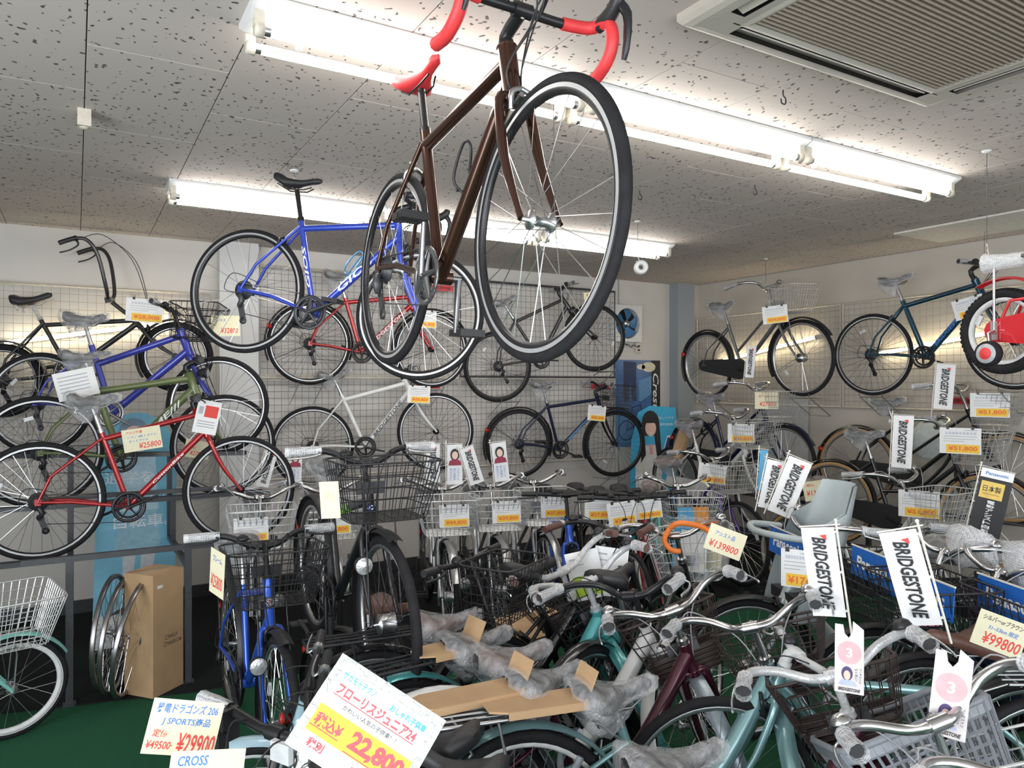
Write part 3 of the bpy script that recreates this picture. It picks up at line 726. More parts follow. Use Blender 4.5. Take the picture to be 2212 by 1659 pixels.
def wall_tube(p0, p1, nrm, label):
    p0, p1 = V(p0), V(p1); c = (p0+p1)/2; root = empty('wall_tube_light', TR(*c)); tag(root, label, 'tube light', 'bare tube lights behind the lattice')
    d = (p1-p0)/2; N = V(nrm)
    part('tube_lamp', MB().tube([-d*.96, d*.96], .0155, 12), TUBEW, root)
    part('batten', MB().tube([-d+N*-.034, d+N*-.034], .016, 6), WHM, root)
    for s_ in (-1, 1): part('lamp_holder', MB().tube([d*s_*.955, d*s_], .020, 12).tube([d*s_*.98, d*s_*.98-N*.034], .012, 6), CREAMP, root)
wall_tube((-.46, 6.27, 1.985), (.76, 6.27, 2.20), (0, -1, 0), 'bare warm tube light tilted on the back wall behind the high-bar bicycle')
wall_tube((6.13, 5.92, 1.935), (6.13, 4.58, 2.155), (-1, 0, 0), 'bare warm tube light tilted on the right wall behind the grey step-through bicycle')
wall_tube((6.13, 3.97, 1.965), (6.13, 2.90, 2.12), (-1, 0, 0), 'bare warm tube light tilted on the right wall behind the teal hybrid bicycle')

# ---------------------------------------------------------------- ceiling cassette air conditioner
AX0, AX1, AY0, AY1 = 1.595, 2.925, .70, 1.695
ACM = simple('ac_plastic', (.46, .43, .38), .45, var=.03); ACD = simple('ac_dark', (.05, .045, .042), .6); ACG = simple('ac_grille', (.25, .205, .16), .55)
ac = empty('ceiling_air_conditioner', TR((AX0+AX1)/2, (AY0+AY1)/2, ZC)); tag(ac, 'cream ceiling cassette air conditioner with slatted intake grille', 'air conditioner')
ax, ay = (AX1-AX0)/2, (AY1-AY0)/2
def frame_ring(x0, y0, x1, y1, z0, z1):
    a = [(-x0, -y0, z0), (x0, -y0, z0), (x0, y0, z0), (-x0, y0, z0)]; b = [(-x1, -y1, z1), (x1, -y1, z1), (x1, y1, z1), (-x1, y1, z1)]; return [a, b]
gx, gy = .515, ay-.115
pb = MB(); pb.grid(frame_ring(ax, ay, ax, ay, 0, -.022)+frame_ring(ax-.012, ay-.012, ax-.03, ay-.03, -.036, -.044)[0:2]+frame_ring(ax-.05, ay-.05, 0, 0, -.046, 0)[:1], smooth=False, closed=True)
# flat face with four air slots: built as strips around the slots
zf = -.046; sx, sy = ax-.05, ay-.05; w_ = .058
def face(x0, y0, x1, y1): pb.add([(x0, y0, zf), (x0, y1, zf), (x1, y1, zf), (x1, y0, zf)], [(0, 1, 2, 3)], False)
lx, ly = ax-.16, ay-.16
face(-sx, sy-.012, sx, sy); face(-sx, -sy, sx, -sy+.012); face(sx-.012, -sy+.012, sx, sy-.012); face(-sx, -sy+.012, -sx+.012, sy-.012)
for s_ in (-1, 1):
    a_, b_ = sorted((s_*(sy-.012), s_*(sy-.012-w_))); face(lx, a_, sx-.012, b_); face(-sx+.012, a_, -lx, b_)
    a_, b_ = sorted((s_*(sx-.012), s_*(sx-.012-w_))); face(a_, ly, b_, sy-.012-w_); face(a_, -(sy-.012-w_), b_, -ly)
ix, iy = sx-.012-w_, sy-.012-w_
face(-ix, gy, ix, iy); face(-ix, -iy, ix, -gy); face(gx, -gy, ix, gy); face(-ix, -gy, -gx, gy)
part('panel', pb, ACM, ac)
part('duct', MB().box((0, 0, -.012), (ax*1.9, ay*1.88, .02)), ACD, ac)
for s_ in (-1, 1):
    part('louver', MB().box((0, s_*(sy-.03), -.034), (lx*1.94, .050, .004), Matrix.Rotation(s_*rad(24), 3, 'X')), ACM, ac)
    part('louver', MB().box((s_*(sx-.03), 0, -.034), (.050, ly*1.94, .004), Matrix.Rotation(-s_*rad(24), 3, 'Y')), ACM, ac)
gr = part('intake_grille', MB().grid(frame_ring(gx, gy, gx-.015, gy-.015, -.046, -.050)+frame_ring(gx-.03, gy-.03, gx-.03, gy-.03, -.046, -.03), smooth=False, closed=True), ACM, ac)
ns_ = int(2*(gy-.03)/.0185); sm_ = MB().box((0, 0, 0), (2*(gx-.03), .009, .010), Matrix.Rotation(rad(20), 3, 'X')).mesh('slat', ACG)
for i in range(ns_): obj('slat', sm_, gr, TR(0, -(gy-.03)+.0185*(i+.5), -.043))

# ---------------------------------------------------------------- wire lattice panels on the walls
def lattice(label, w_, h_, M, wm, fm, step=.055, rfr=.012):
    root = empty('wire_lattice_panel', M); tag(root, label, 'lattice panel', 'wire lattice panels on the walls')
    f = MB(); f.tube([(0, 0, 0), (w_, 0, 0), (w_, h_, 0), (0, h_, 0)], rfr, 4, closed=True); part('panel_frame', f, fm, root)
    b = MB(); n1 = int(w_/step); n2 = int(h_/step)
    for i in range(1, n1): b.tube([(w_*i/n1, 0, 0), (w_*i/n1, h_, 0)], .0017, 3, cap=False)
    for i in range(1, n2): b.tube([(0, h_*i/n2, .0035), (w_, h_*i/n2, .0035)], .0017, 3, cap=False)
    part('wires', b, wm, root); return root
def MB_back(x, z, y=6.24): return facing((x, y, z), -90)
def MB_right(y, z, x=6.155): return facing((x, y, z), 180)
BR = RZ(0)
lattice('white wire lattice panel on the back wall behind the high-bar bicycle', 1.92, 1.52, MB_back(-1.0, .89), WIREW, FRAMEW)
lattice('wire lattice panel behind the red hybrid bicycle', 1.81, .90, MB_back(1.30, 1.77), WIRED, FRAMEW)
lattice('wire lattice panel behind the white hybrid bicycle', 1.81, .84, MB_back(1.30, .91), WIRED, FRAMEW)
lattice('dark-framed wire lattice panel behind the matt black hybrid bicycle', 1.85, .92, MB_back(3.13, 1.77), WIRED, WIRED)
lattice('wire lattice panel behind the black and blue hybrid bicycle', 1.85, .84, MB_back(3.13, .91), WIRED, FRAMEW)
lattice('white wire lattice panel behind the grey step-through bicycle', 1.84, .96, MB_right(6.20, 1.485), WIREW, FRAMEW)
lattice('white wire lattice panel behind the teal hybrid bicycle', 1.95, .96, MB_right(4.33, 1.485), WIREW, FRAMEW)
# ================================================================ bicycles
C = {k: paint(k, *v) if isinstance(v[0], tuple) else paint(k, v) for k, v in dict(
  bronze=((.075, .030, .018), .75, .26), gios=((.035, .075, .52), .2), red=((.40, .018, .022), .3), olive=((.115, .150, .050), .05, .42), blue=((.045, .060, .42), .1, .36), matt=((.022, .022, .024), .1, .5),
  black=((.012, .012, .014), .2), white=((.74, .75, .74), .0), grey=((.17, .18, .185), .6), teal=((.008, .055, .095), .5), mint=((.22, .56, .50), .1), silver=((.58, .60, .62), .85), navy=((.012, .02, .06), .4),
  purple=((.14, .06, .34), .4), maroon=((.075, .012, .028), .45), pale=((.24, .43, .45), .45), aqua=((.10, .44, .45), .3), bblue=((.02, .10, .60), .4), greyb=((.40, .45, .46), .2), kidred=((.62, .02, .03), .1), lblue=((.34, .50, .58), .2)).items()}
WB = dict(rim=BLKA, track=TRK, tw=.026, rd=.026, ns=24, spoke=SPK, seg=72, hub=ALLOY, reflector=False, rw=.0105)
WBK = dict(rim=BLKA, track=TRK, tw=.032, spoke=SPKB, hub=BLKA)
WAL = dict(rim=ALLOY, tw=.036); WALD = dict(WAL, dyn=True); WTAN = dict(rim=ALLOY, tw=.038, tyre=TAN, tread=RUB)
LG = dict(group='bicycles on the left rack'); BG = dict(group='bicycles shown on the back wall'); RG = dict(group='bicycles shown on the right wall'); FG = dict(group='city bicycles packed on the floor')
BGOLD = simple('cable_grey', (.35, .36, .38), .5)
# hanging
hero, HG = bike('road_bicycle', 'bronze road bicycle with red bar tape and red saddle hanging from the ceiling', (.943, 1.958, 1.758), (-91, 1.07, -1.8), ROAD, C['bronze'], 'bicycles hung from the ceiling', 'diamond', dict(WB, seg=96, tw=.028), None, 'drop', BLKA, RED, False, 0, ('race', RED, False), BLKA,
     drive='road', ring=simple('crank_grey', (.22, .22, .23), .3, .8), crank=-78, lever=ALLOY, seg=14, cage=BLKP, cables=4, fat=1.18)
gios, _ = bike('road_bicycle', 'blue road bicycle with black saddle hanging below the ceiling', (1.10, 3.82, 1.795), (-42, 8.6, -2.5), dict(ROAD, stl=.50), C['gios'], 'bicycles hung from the ceiling', 'diamond', dict(WB), None, 'drop', BLKA, BLKP, False, 4, ('race', SADB, False), BLKA,
     drive='road', ring=DKST, crank=-25, lever=BLKA, seg=11, cage=simple('cage_blue', (.12, .32, .55), .35, .6), cables=3, decal=('GIOS', PWHT, .034, .40), dec2=('GIOS', PWHT))
# left rack
bike('city_bicycle', 'red city bicycle without pedals on the lowest rail of the left rack', (.355, 4.888, .705), (-3.8, 0, 0), dict(CITY, wb=1.07, stem=.05, reach=.03), C['red'], frame='diamond', W=dict(WBK, spoke=SPK, tw=.034), bars='flat', barm=BLKA, drive='deraill', ring=BLKA, crank=-22, pedals=False, lever=BLKA, decal=('CottonBike', PWHT, .016, .4), **LG)
bike('hybrid_bicycle', 'olive green hybrid bicycle on the middle rail of the left rack', (.341, 5.302, .95), (1, 0, 3), HYB, C['olive'], frame='diamond', W=dict(WBK), bars='flat', barm=BLKA, drive='deraill', crank=150, pedals=False, saddle=('sport', SADB, True), wrap=False, lever=BLKA, decal=('PRIME///', PWHT, .034, .62), fat=1.35, **LG)
bike('city_bicycle', 'blue city bicycle with a black front basket on the upper rail of the left rack', (.30, 5.52, 1.23), (-22, 1.0, -3), CITY, C['blue'], frame='mid', W=dict(WAL), bars='flat', barm=BLKA, drive='deraill', ring=ALLOY, crank=30, pedals=False, saddle=('comfort', SADB, True), basket=('wide', BASKB), lever=BLKA, fat=1.3, light='crown', **LG)
bike('chopper_bicycle', 'matt black bicycle with very high handlebars on the back wall', (.135, 6.0, 1.56), (-16, -9, 0), dict(R=.255, wb=1.12, bbx=.42, drop=.0, stl=.40, sad=.52, hta=56, htl=.10, stem=.17, reach=-.02, crown=.06, rake=.03), C['matt'], frame='diamond', W=dict(rim=ALLOY, tw=.05, spoke=SPK), bars='ape', barm=C['matt'], wrap=False, drive='deraill', saddle=('comfort', SADB, False), fender=C['matt'], lever=BLKA, post=FILMW, cables=4, bell=False, **BG)
bike('kids_bicycle', 'mint kids bicycle with white tyre walls and white basket by the left rack', (-.66, 4.17, 0), (14, 0, 3), dict(KID, R=.245), C['mint'], frame='single', W=dict(rim=WHR, tw=.04, wall=WHR, ns=20, rw=.014), bars='city', drive='case', casem=C['mint'], basket=('wide', BASKS), fender=C['mint'], saddle=('kid', SADB, True), light='chrome', stand='side', group='kids bicycles')
# facing the camera beside the rack
bike('city_bicycle', 'bright blue city bicycle with black wire basket facing the front', (.70, 3.55, 0), (-90.7, -1.5, -1), dict(CITY, R=.335), C['bblue'], frame='diamond', W=dict(WAL, tw=.040), bars='riser', barm=BLKA, drive='deraill', saddle=('comfort', SADB, True), basket=('wide', BASKB), light='crown', stand='side', lever=BLKA, fender=(BLKP,), **FG)
bike('hybrid_bicycle', 'black bicycle with green accent and black wire basket raised on a stand', (1.05, 3.25, .43), (-91.3, 0, 0), dict(HYB, wb=1.08, stem=.12, reach=.03, stl=.42), C['black'], frame='diamond', W=dict(WAL, tw=.040, rd=.022, spoke=SPKB, dyn=True), bars='riser', barm=BLKA, drive='deraill', saddle=('sport', SADB, True), basket=('wide', BASKB), light='crown', lever=ALLOY, fender=(BLKP,), fat=1.15, crank=70, **FG)
# back wall
bike('hybrid_bicycle', 'red hybrid bicycle on the upper back wall lattice', (2.18, 6.05, 1.68), (-8, 1.5, 1), HYB, C['red'], frame='diamond', W=dict(WBK), bars='flat', barm=BLKA, drive='deraill', pedals=False, saddle=('sport', SADB, True), fender=BLKP, decal=('BRIDGESTONE', PWHT, .032, .75), fat=1.15, **BG)
bike('hybrid_bicycle', 'matt black hybrid bicycle with nose raised on the back wall', (4.06, 6.0, 1.69), (-13, -16.5, 0), HYB, C['matt'], frame='diamond', W=dict(rim=BLKA, tw=.035, spoke=SPKB, hub=BLKA), bars='flat', barm=BLKA, drive='deraill', pedals=False, saddle=('sport', SADB, True), lever=BLKA, **BG)
bike('hybrid_bicycle', 'white hybrid bicycle on the lower back wall lattice', (2.25, 6.03, .89), (-15, -6, 0), HYB, C['white'], frame='diamond', W=dict(WBK), bars='flat', barm=BLKA, drive='deraill', saddle=('sport', SADB, True), pedals=False, decal=('BRIDGESTONE', PBLK, .030, .62), fat=1.2, **BG)
bike('hybrid_bicycle', 'black hybrid bicycle with blue down tube on the lower back wall', (4.22, 6.06, .765), (-11, 1.5, 3), HYB, C['navy'], frame='diamond', W=dict(WBK, track=None), bars='riser', barm=BLKA, drive='deraill', saddle=('sport', SADB, True), fender=BLKP, basket=('std', BASKB), decal=('BRIDGESTONE', PSKY, .022, .55), forkm=C['black'], **BG)
# right wall
bike('city_bicycle', 'grey step-through bicycle with silver basket hung on the right wall', (5.45, 4.77, 1.573), (-90.5, -2, 3), CITY, C['grey'], frame='city', W=WALD, bars='city', drive='case', basket=('wide', BASKS), fender=BLKP, saddle=('comfort', SADB, True), **RG)
bike('hybrid_bicycle', 'dark teal hybrid bicycle hung on the right wall', (5.75, 3.2, 1.632), (-86, -3, 2), dict(HYB, stem=.09), C['teal'], frame='diamond', W=dict(WBK), bars='flat', barm=BLKA, drive='deraill', pedals=False, saddle=('sport', SADB, True), decal=('BRIDGESTONE', PBLU, .030, .6), fat=1.25, lever=BLKA, cables=4, **RG)
kid, KG = bike('kids_bicycle', 'red kids bicycle with a training wheel hanging near the right wall', (3.845, 1.50, 1.747), (-95, 0, 0), dict(R=.21, wb=.72, bbx=.30, drop=-.01, stl=.20, sad=.30, htl=.09, stem=.10, reach=0), C['kidred'], 'kids bicycles', 'single', dict(rim=WHR, tw=.055, ns=20, knobs=56, rw=.016, rd=.022), None, 'riser', ALLOY, BLKP, True, 0, ('kid', SADB, False), ALLOY, drive='case', casem=C['kidred'], cover_bars=True)
tw_ = MB().lathe([(0, -.02), (.030, -.024), (.052, -.018), (.060, -.012), (.060, .012), (0, .014)], 24); tr = KG['rh']+V((.05, -.20, -.115))
t_ = part('training_wheel', tw_, RUB, kid, TR(*tr)); part('wheel_disc', MB().lathe([(.028, -.0265), (.044, -.0235), (.046, -.021)], 24), simple('disc_grey', (.42, .44, .46), .35), t_); part('hub_cap', MB().lathe([(0, -.034), (.014, -.032), (.028, -.0262)], 20), RED, t_)
part('training_arm', MB().tube([KG['rh']+V((0, -.06, .0)), KG['rh']+V((.02, -.15, -.02)), tr+V((0, .02, 0))], .010, 6), ALLOY, kid)
part('rack_stay', MB().tube([KG['rh']+V((.0, -.075, .0)), KG['rh']+V((.0, -.075, .30))], .007, 6).box(KG['rh']+V((0, -.075, .0)), (.03, .01, .09)), ALLOY, kid)
rw_ = MB().tube(catmull([KG['rh']+V((-.06, -.05, .33)), KG['rh']+V((.10, -.04, .33)), KG['rh']+V((.40, -.02, .33))], 4), [.05, .046, .04, .036, .036, .034, .034, .034, .034], 9)
part('bubble_wrap', rw_, BUB, kid); part('rear_fender', fender_mb(.24, rad(40), rad(120), .05).xf(TR(*KG['rh'])), C['kidred'], kid)
# right-hand display steps
bike('city_bicycle', 'dark blue city bicycle with large silver basket on the top step', (5.42, 4.95, .67), (-90.7, 0, 0), CITY, C['navy'], 'city bicycles on the right display steps', 'city', WALD, None, 'city', basket=('wide', BASKS), fender=C['navy'], lock=BLKP)
bike('city_bicycle', 'white city bicycle on the middle step with CASSON lettering', (5.05, 4.84, .42), (-92, 0, 2), CITY, C['white'], 'city bicycles on the right display steps', 'city', WALD, None, 'city', basket=('std', BASKS), decal=('CASSON', PBLK, .034, .42), fat=1.15, casem=C['white'])
bike('city_bicycle', 'purple city bicycle with brown saddle on the lowest step', (4.62, 4.70, .09), (-95, 0, 0), CITY, C['purple'], 'city bicycles on the right display steps', 'city', WALD, None, 'city', saddle=('comfort', SADBR, True), basket=('std', BASKS), light='hub')
bike('city_bicycle', 'black tan-tyred city bicycle on the top step by the right wall', (5.93, 3.42, .655), (-80, 0, 0), CITY, C['black'], 'tan-tyred city bicycles with silver baskets', 'city', WTAN, None, 'city', basket=('wide', BASKS), fender=C['black'])
bike('city_bicycle', 'black tan-tyred city bicycle with looped frame on the middle step', (5.44, 3.30, .40), (-80, 0, 0), CITY, C['black'], 'tan-tyred city bicycles with silver baskets', 'loop', WTAN, None, 'city', basket=('wide', BASKS), fender=C['black'])
bike('city_bicycle', 'cream city bicycle with brown saddle beside the child-seat bicycle', (4.75, 3.15, .06), (-90, 0, 0), CITY, C['white'], 'tan-tyred city bicycles with silver baskets', 'loop', WTAN, None, 'city', saddle=('comfort', SADBR, True), basket=('wide', BASKS), fender=C['white'])
# back row on the floor, facing the front
for nm, lab, loc, yaw, kw in [
  ('city_bicycle', 'silver city bicycle behind the bright blue one, next to the white pillar', (1.04, 5.04, 0), -100, {}),
  ('city_bicycle', 'silver city bicycle parked behind the black raised bicycle', (1.48, 5.08, 0), -100, {}),
  ('city_bicycle', 'silver city bicycle next to the black raised one, its card reading 44,800', (2.22, 4.80, 0), -107, {}),
  ('city_bicycle', 'silver city bicycle between two others, its card reading 39,800', (2.577, 4.76, 0), -107, {}),
  ('city_bicycle', 'silver city bicycle with brown grips and a card reading 37,800', (2.93, 4.77, 0), -105, dict(grip=GRIPBR, wrap=False))]:
    bike(nm, lab, loc, (yaw, 0, 0), CITY, C['silver'], 'silver city bicycles in the back row', 'city', WALD, None, 'city', basket=('wide', BASKS), fender=simple('fender_steel', (.5, .51, .52), .3, .9), stand='double', light='hub', rack=ALLOY, **kw)
FBK = dict(frame='diamond', W=dict(WBK), bars='flat', barm=BLKA, drive='deraill', saddle=('sport', SADB, False), wrap=False, lever=BLKA, stand='side')
bike('hybrid_bicycle', 'bright blue hybrid bicycle with flat black bars in the back row', (2.84, 4.19, 0), (-110, 0, 0), dict(HYB, stem=.16, reach=.02), C['bblue'], 'flat-bar bicycles in the back row', fat=1.2, **FBK)
bike('hybrid_bicycle', 'black hybrid bicycle with flat bars next to the bright blue hybrid', (3.08, 4.15, 0), (-112, 0, 0), dict(HYB, stem=.16, reach=.02), C['black'], 'flat-bar bicycles in the back row', **FBK)
bike('hybrid_bicycle', 'white hybrid bicycle with flat black bars in the back row', (3.10, 3.92, 0), (-112, 0, 0), dict(HYB, stem=.15, reach=.02), C['white'], 'flat-bar bicycles in the back row', **FBK)
bike('hybrid_bicycle', 'red hybrid bicycle with flat black bars in the back row', (3.29, 3.93, 0), (-115, 0, 0), dict(HYB, stem=.16, reach=.02), C['red'], 'flat-bar bicycles in the back row', fat=1.2, **FBK)
bike('city_bicycle', 'pale mint city bicycle with silver basket facing the front', (3.75, 4.08, 0), (-116, 0, 0), CITY, C['mint'], frame='city', W=WAL, bars='wide', basket=('wide', BASKS), fender=C['mint'], stand='double', saddle=('comfort', SADBR, True), **FG)
# middle of the floor
bike('folding_bicycle', 'black folding bicycle with a low saddle and angled flat handlebar', (1.374, 3.0, 0), (-60, 0, 0), dict(R=.255, wb=1.05, bbx=.40, drop=-.02, stl=.30, sad=.38, hta=68, htl=.12, stem=.33, reach=-.02), C['matt'], frame='single', W=dict(rim=ALLOY, tw=.04), bars='flat', barm=BLKA, grip=BLKP, wrap=False, saddle=('comfort', SADBR, False), basket=('std', BASKB), fender=BLKP, stand='side', lever=BLKA, **FG)
ROW = dict(frame='single', bars='wide', fender=None, stand='double')
bike('city_bicycle', 'city bicycle with white wrapped bars, brown grips and brown plastic basket', (1.52, 2.62, 0), (-8, 0, -3), CITY2, C['black'], W=WAL, grip=GRIPBR, wrap=False, barm=FILMW, steer=84, basket=('brown', BASKBR), rack=BLKA, fender=C['black'], frame='single', bars='wide', stand='double', saddle=('comfort', SADBR, True), **FG)
bike('electric_bicycle', 'aqua electric bicycle with bubble-wrapped bars and black basket', (1.52, 2.40, 0), (2, 0, -2), CITY2, C['aqua'], W=WAL, grip=GRIPBR, steer=70, basket=('wide', BASKB), rack=BLKA, fender=C['aqua'], barm=simple('bar_wrapped', (.55, .56, .57), .35, .3, bmp=.5), frame='single', bars='wide', stand='double', fat=1.15, decal=('Panasonic', PBLK, .022, .3), **FG)
bike('city_bicycle', 'white city bicycle with vit lettering between the aqua and maroon ones', (1.56, 2.17, 0), (-4, 0, -3), CITY2, C['white'], W=WAL, steer=30, bars='city', barm=BLKA, frame='single', fender=C['white'], stand='double', fat=1.15, decal=('vit', PBLK, .04, .14), saddle=('comfort', SADBR, True), **FG)
bike('city_bicycle', 'maroon city bicycle with wide chrome bars and dark brown basket', (1.547, 1.934, 0), (-4, 0, -4), CITY2, C['maroon'], W=WAL, steer=66, basket=('brown', BASKBR), rack=ALLOY, fender=simple('fender_bluegrey', (.42, .50, .56), .35, .5), frame='single', bars='wide', stand='double', lock=BLKP, **FG)
bike('city_bicycle', 'pale teal city bicycle with wide chrome bars and brown woven basket', (1.66, 1.70, 0), (-13, 0, -5), CITY2, C['pale'], W=dict(WAL, rim=WHR, tw=.04), steer=48, basket=('brown', BASKBR), rack=ALLOY, fender=C['pale'], frame='single', bars='wide', stand='double', lock=simple('lock_grey', (.3, .33, .36), .4), fat=1.1, **FG)
bike('city_bicycle', 'dark maroon city bicycle with film-wrapped bars and brown basket', (1.535, 1.29, 0), (-10, 0, -5), CITY2, C['maroon'], W=WAL, steer=56, basket=('brown', BASKBR), rack=ALLOY, fender=C['maroon'], barm=simple('bar_wrapped', (.55, .56, .57), .35, .3, bmp=.5), frame='single', bars='wide', stand='double', **FG)
bike('city_bicycle', 'city bicycle with chrome bars and grey plastic basket', (1.49, 1.06, 0), (-20, 0, -3), CITY2, C['black'], W=WAL, steer=80, basket=('plastic', BASKG), rack=ALLOY, fender=C['black'], frame='single', bars='wide', stand='double', **FG)
bike('city_bicycle', 'silver city bicycle with wire basket beside the grey plastic basket', (1.45, .78, 0), (-14, 0, -4), CITY2, C['silver'], W=WAL, steer=60, basket=('wide', BASKS), rack=ALLOY, fender=C['silver'], frame='single', bars='wide', stand='double', **FG)
bike('city_bicycle', 'silver-barred city bicycle with covered wire basket of leaflets', (2.24, 2.50, 0), (20, 0, -2), CITY, C['black'], W=WALD, grip=BLKP, wrap=False, steer=15, basket=('wide', BASKS), fender=C['black'], frame='city', bars='city', stand='double', saddle=('comfort', SADB, False), **FG)
bike('city_bicycle', 'black city bicycle with brown grips and black saddle', (2.0, 2.70, 0), (8, 0, -2), CITY, C['black'], W=WAL, grip=GRIPBR, wrap=False, barm=BLKA, steer=10, frame='city', bars='city', stand='double', saddle=('comfort', SADB, False), fender=C['black'], lever=ALLOY, **FG)
bike('city_bicycle', 'silver-green bicycle with a brown saddle and white-wrapped bars facing the maroon bicycles', (2.30, 1.47, 0), (150, 0, 0), dict(CITY2, stl=.46, sad=.57, stem=.06), C['pale'], W=dict(WAL), frame='diamond', bars='flat', barm=WHR, grip=WHR, wrap=False, drive='deraill', saddle=('comfort', SADBR, False), rack=ALLOY, stand='side', **FG)
# electric bicycles with blue signs
EB = dict(frame='single', bars='city', fender=BLKP, rack=BLKA, stand='double', fat=1.25, drive='case', group='electric bicycles with blue signs')
bike('electric_bicycle', 'grey electric bicycle with a child seat', (3.27, 2.22, 0), (155, 0, 0), CITY, C['greyb'], W=WALD, **EB)
bike('electric_bicycle', 'dark electric bicycle next to the one with the child seat', (3.40, 1.66, 0), (155, 0, 0), CITY, C['black'], W=WALD, basket=('wide', BASKB), cover_bars=True, **EB)
bike('electric_bicycle', 'dark electric bicycle with pink leaflets in its black basket', (3.24, 1.36, 0), (155, 0, 0), CITY, C['navy'], W=WALD, basket=('wide', BASKB), cover_bars=True, **EB)
bike('electric_bicycle', 'dark electric bicycle with black basket at the end of the signed row', (3.35, 1.06, 0), (155, 0, 0), CITY, C['black'], W=WALD, basket=('wide', BASKB), cover_bars=True, **EB)
# foreground
bike('folding_bicycle', 'black folding bicycle with a clear front reflector and two cream price cards', (.64, 1.95, 0), (-152, 0, 0), dict(R=.255, wb=1.0, bbx=.38, drop=-.02, stl=.26, sad=.34, hta=70, htl=.12, stem=.22, reach=.02), C['black'], frame='mid', W=dict(rim=BLKA, tw=.04, spoke=SPKB), bars='flat', barm=BLKA, drive='deraill', saddle=('sport', SADB, False), lever=BLKA, stand='side', fat=1.2, bell=False, group='folding bicycles')
K24 = dict(R=.285, wb=.95, bbx=.38, drop=.02, stl=.30, sad=.42, htl=.12, stem=.05, reach=0)
bike('kids_bicycle', 'light blue kids bicycle with black saddle behind the big price sign', (.77, 2.11, 0), (122, 0, 0), K24, C['lblue'], W=dict(rim=WHR, tw=.036), frame='single', bars='flat', barm=BLKA, wrap=False, bell=False, steer=40, saddle=('comfort', SADB, False), fender=C['lblue'], stand='double', group='kids bicycles')
bike('kids_bicycle', 'white kids bicycle with black saddle beside the light blue kids bicycle', (.73, 1.90, 0), (122, 0, 0), K24, C['white'], W=dict(rim=WHR, tw=.036), frame='single', bars='flat', barm=BLKA, wrap=False, bell=False, steer=40, saddle=('comfort', SADB, False), fender=C['white'], stand='double', group='kids bicycles')

def badge(root, g, m, ch, chm):
    G = geo(**g); c = (G['hb']+G['ht'])/2+G['n']*.0245
    x, y, z = V((0, 1, 0)), G['a'], G['n']
    Mx = Matrix(((x.x, y.x, z.x, c.x), (x.y, y.y, z.y, c.y), (x.z, y.z, z.z, c.z), (0, 0, 0, 1)))
    b = part('head_badge', MB().lathe([(0, .001), (.017, .001), (.018, -.004)], 18, axis='z'), m, root, Mx); text(ch, .016, .018, chm, b, TR(0, 0, .0016), 0, .02)
bl_ = next(o for o in COL.objects if o.get('label', '').startswith('bright blue city')); badge(bl_, dict(CITY, R=.335), PWHT, 'A', PRED)
bf_ = next(o for o in COL.objects if o.get('label', '').startswith('black bicycle with green')); gg = dict(HYB, wb=1.08, stem=.12, reach=.03, stl=.42); badge(bf_, gg, simple('badge_navy', (.03, .05, .14), .3, .4), 'C', PWHT)
G_ = geo(**gg); p0_ = G_['ht']-G_['a']*.035; p1_ = G_['st']-G_['sd']*.04; LIME = simple('decal_lime', (.25, .62, .03), .4)
part('lime_accent', MB().tube([p0_+(p1_-p0_)*.45, p0_+(p1_-p0_)*.78], .0205, 10), LIME, next(c for c in bf_.children if c.name.startswith('frame')))
# ================================================================ cards, flags, signs
def flat(parent, name, polys, m, z, M=None):
    b = MB()
    for p in polys: b.add([(q[0], q[1], z) for q in p], [tuple(range(len(p)))], False)
    return part(name, b, m, parent, M)
def rect(x0, y0, x1, y1): return [(x0, y0), (x1, y0), (x1, y1), (x0, y1)]
def ell(cx, cy, rx, ry, n=20, a0=0, a1=2*PI): return [(cx+rx*math.cos(a0+(a1-a0)*i/n), cy+ry*math.sin(a0+(a1-a0)*i/n)) for i in range(n if abs(a1-a0-2*PI) < 1e-6 else n+1)]
def board(name, label, cat, M, w, h, m, group=None, th=.0016):
    o = obj(name, MB().box((0, 0, -th/2), (w, h, th)).mesh(name, m), None, M); tag(o, label, cat, group); return o
Z1, Z2, Z3 = .0006, .0011, .0016
def clips(o, w, h, m=BLKA):
    for s_ in (-1, 1):
        b = MB(); x = s_*w*.3
        b.box((x, h/2-.002, .0), (.016, .018, .008)); b.tube([(x-.005, h/2, 0), (x-.009, h/2+.022, 0), (x+.009, h/2+.022, 0), (x+.005, h/2, 0)], .0013, 4)
        part('binder_clip', b, m, o)
def price_card(label, loc, yaw, price, w=.205, h=.150, tilt=0, roll=0, group='printed price cards', full=True):
    o = board('price_card', label, 'price card', facing(loc, yaw, tilt, roll), w, h, PAPER, group)
    flat(o, 'price_strip', [rect(-.20*w, -.46*h, .47*w, -.16*h)] if not full else [rect(-.34*w, -.46*h, .46*w, -.14*h)], PYEL, Z1)
    text(price, .70*w, .21*h, PORA, o, TR(.06*w, -.30*h, Z2), 0, .03, 'price')
    flat(o, 'small_print', [rect(-.40*w, y*h, x1*w, (y+.020)*h) for y, x1 in ((.16, .40), (.06, .36), (-.03, .10))]+[rect(.10*w, .40*h, .42*w, .425*h)], PGRY, Z1)
    flat(o, 'headline', [rect((-.36+.085*i)*w, .25*h, (-.36+.085*i+.062)*w, .34*h) for i in range(9)], simple('print_palegrey', (.55, .58, .66), .6), Z1)
    clips(o, w, h); return o
def hand_card(label, loc, yaw, lines, w=.19, h=.14, tilt=0, roll=0, m=None):
    o = board('handwritten_card', label, 'price card', facing(loc, yaw, tilt, roll), w, h, m or CREAM, 'handwritten price cards')
    for (s_, x, y, tw, th, mm) in lines: text(s_, tw*w, th*h, mm, o, TR(x*w, y*h, Z1), .15, .012)
    return o
def on(root, p): return root.matrix_basis @ V(p)
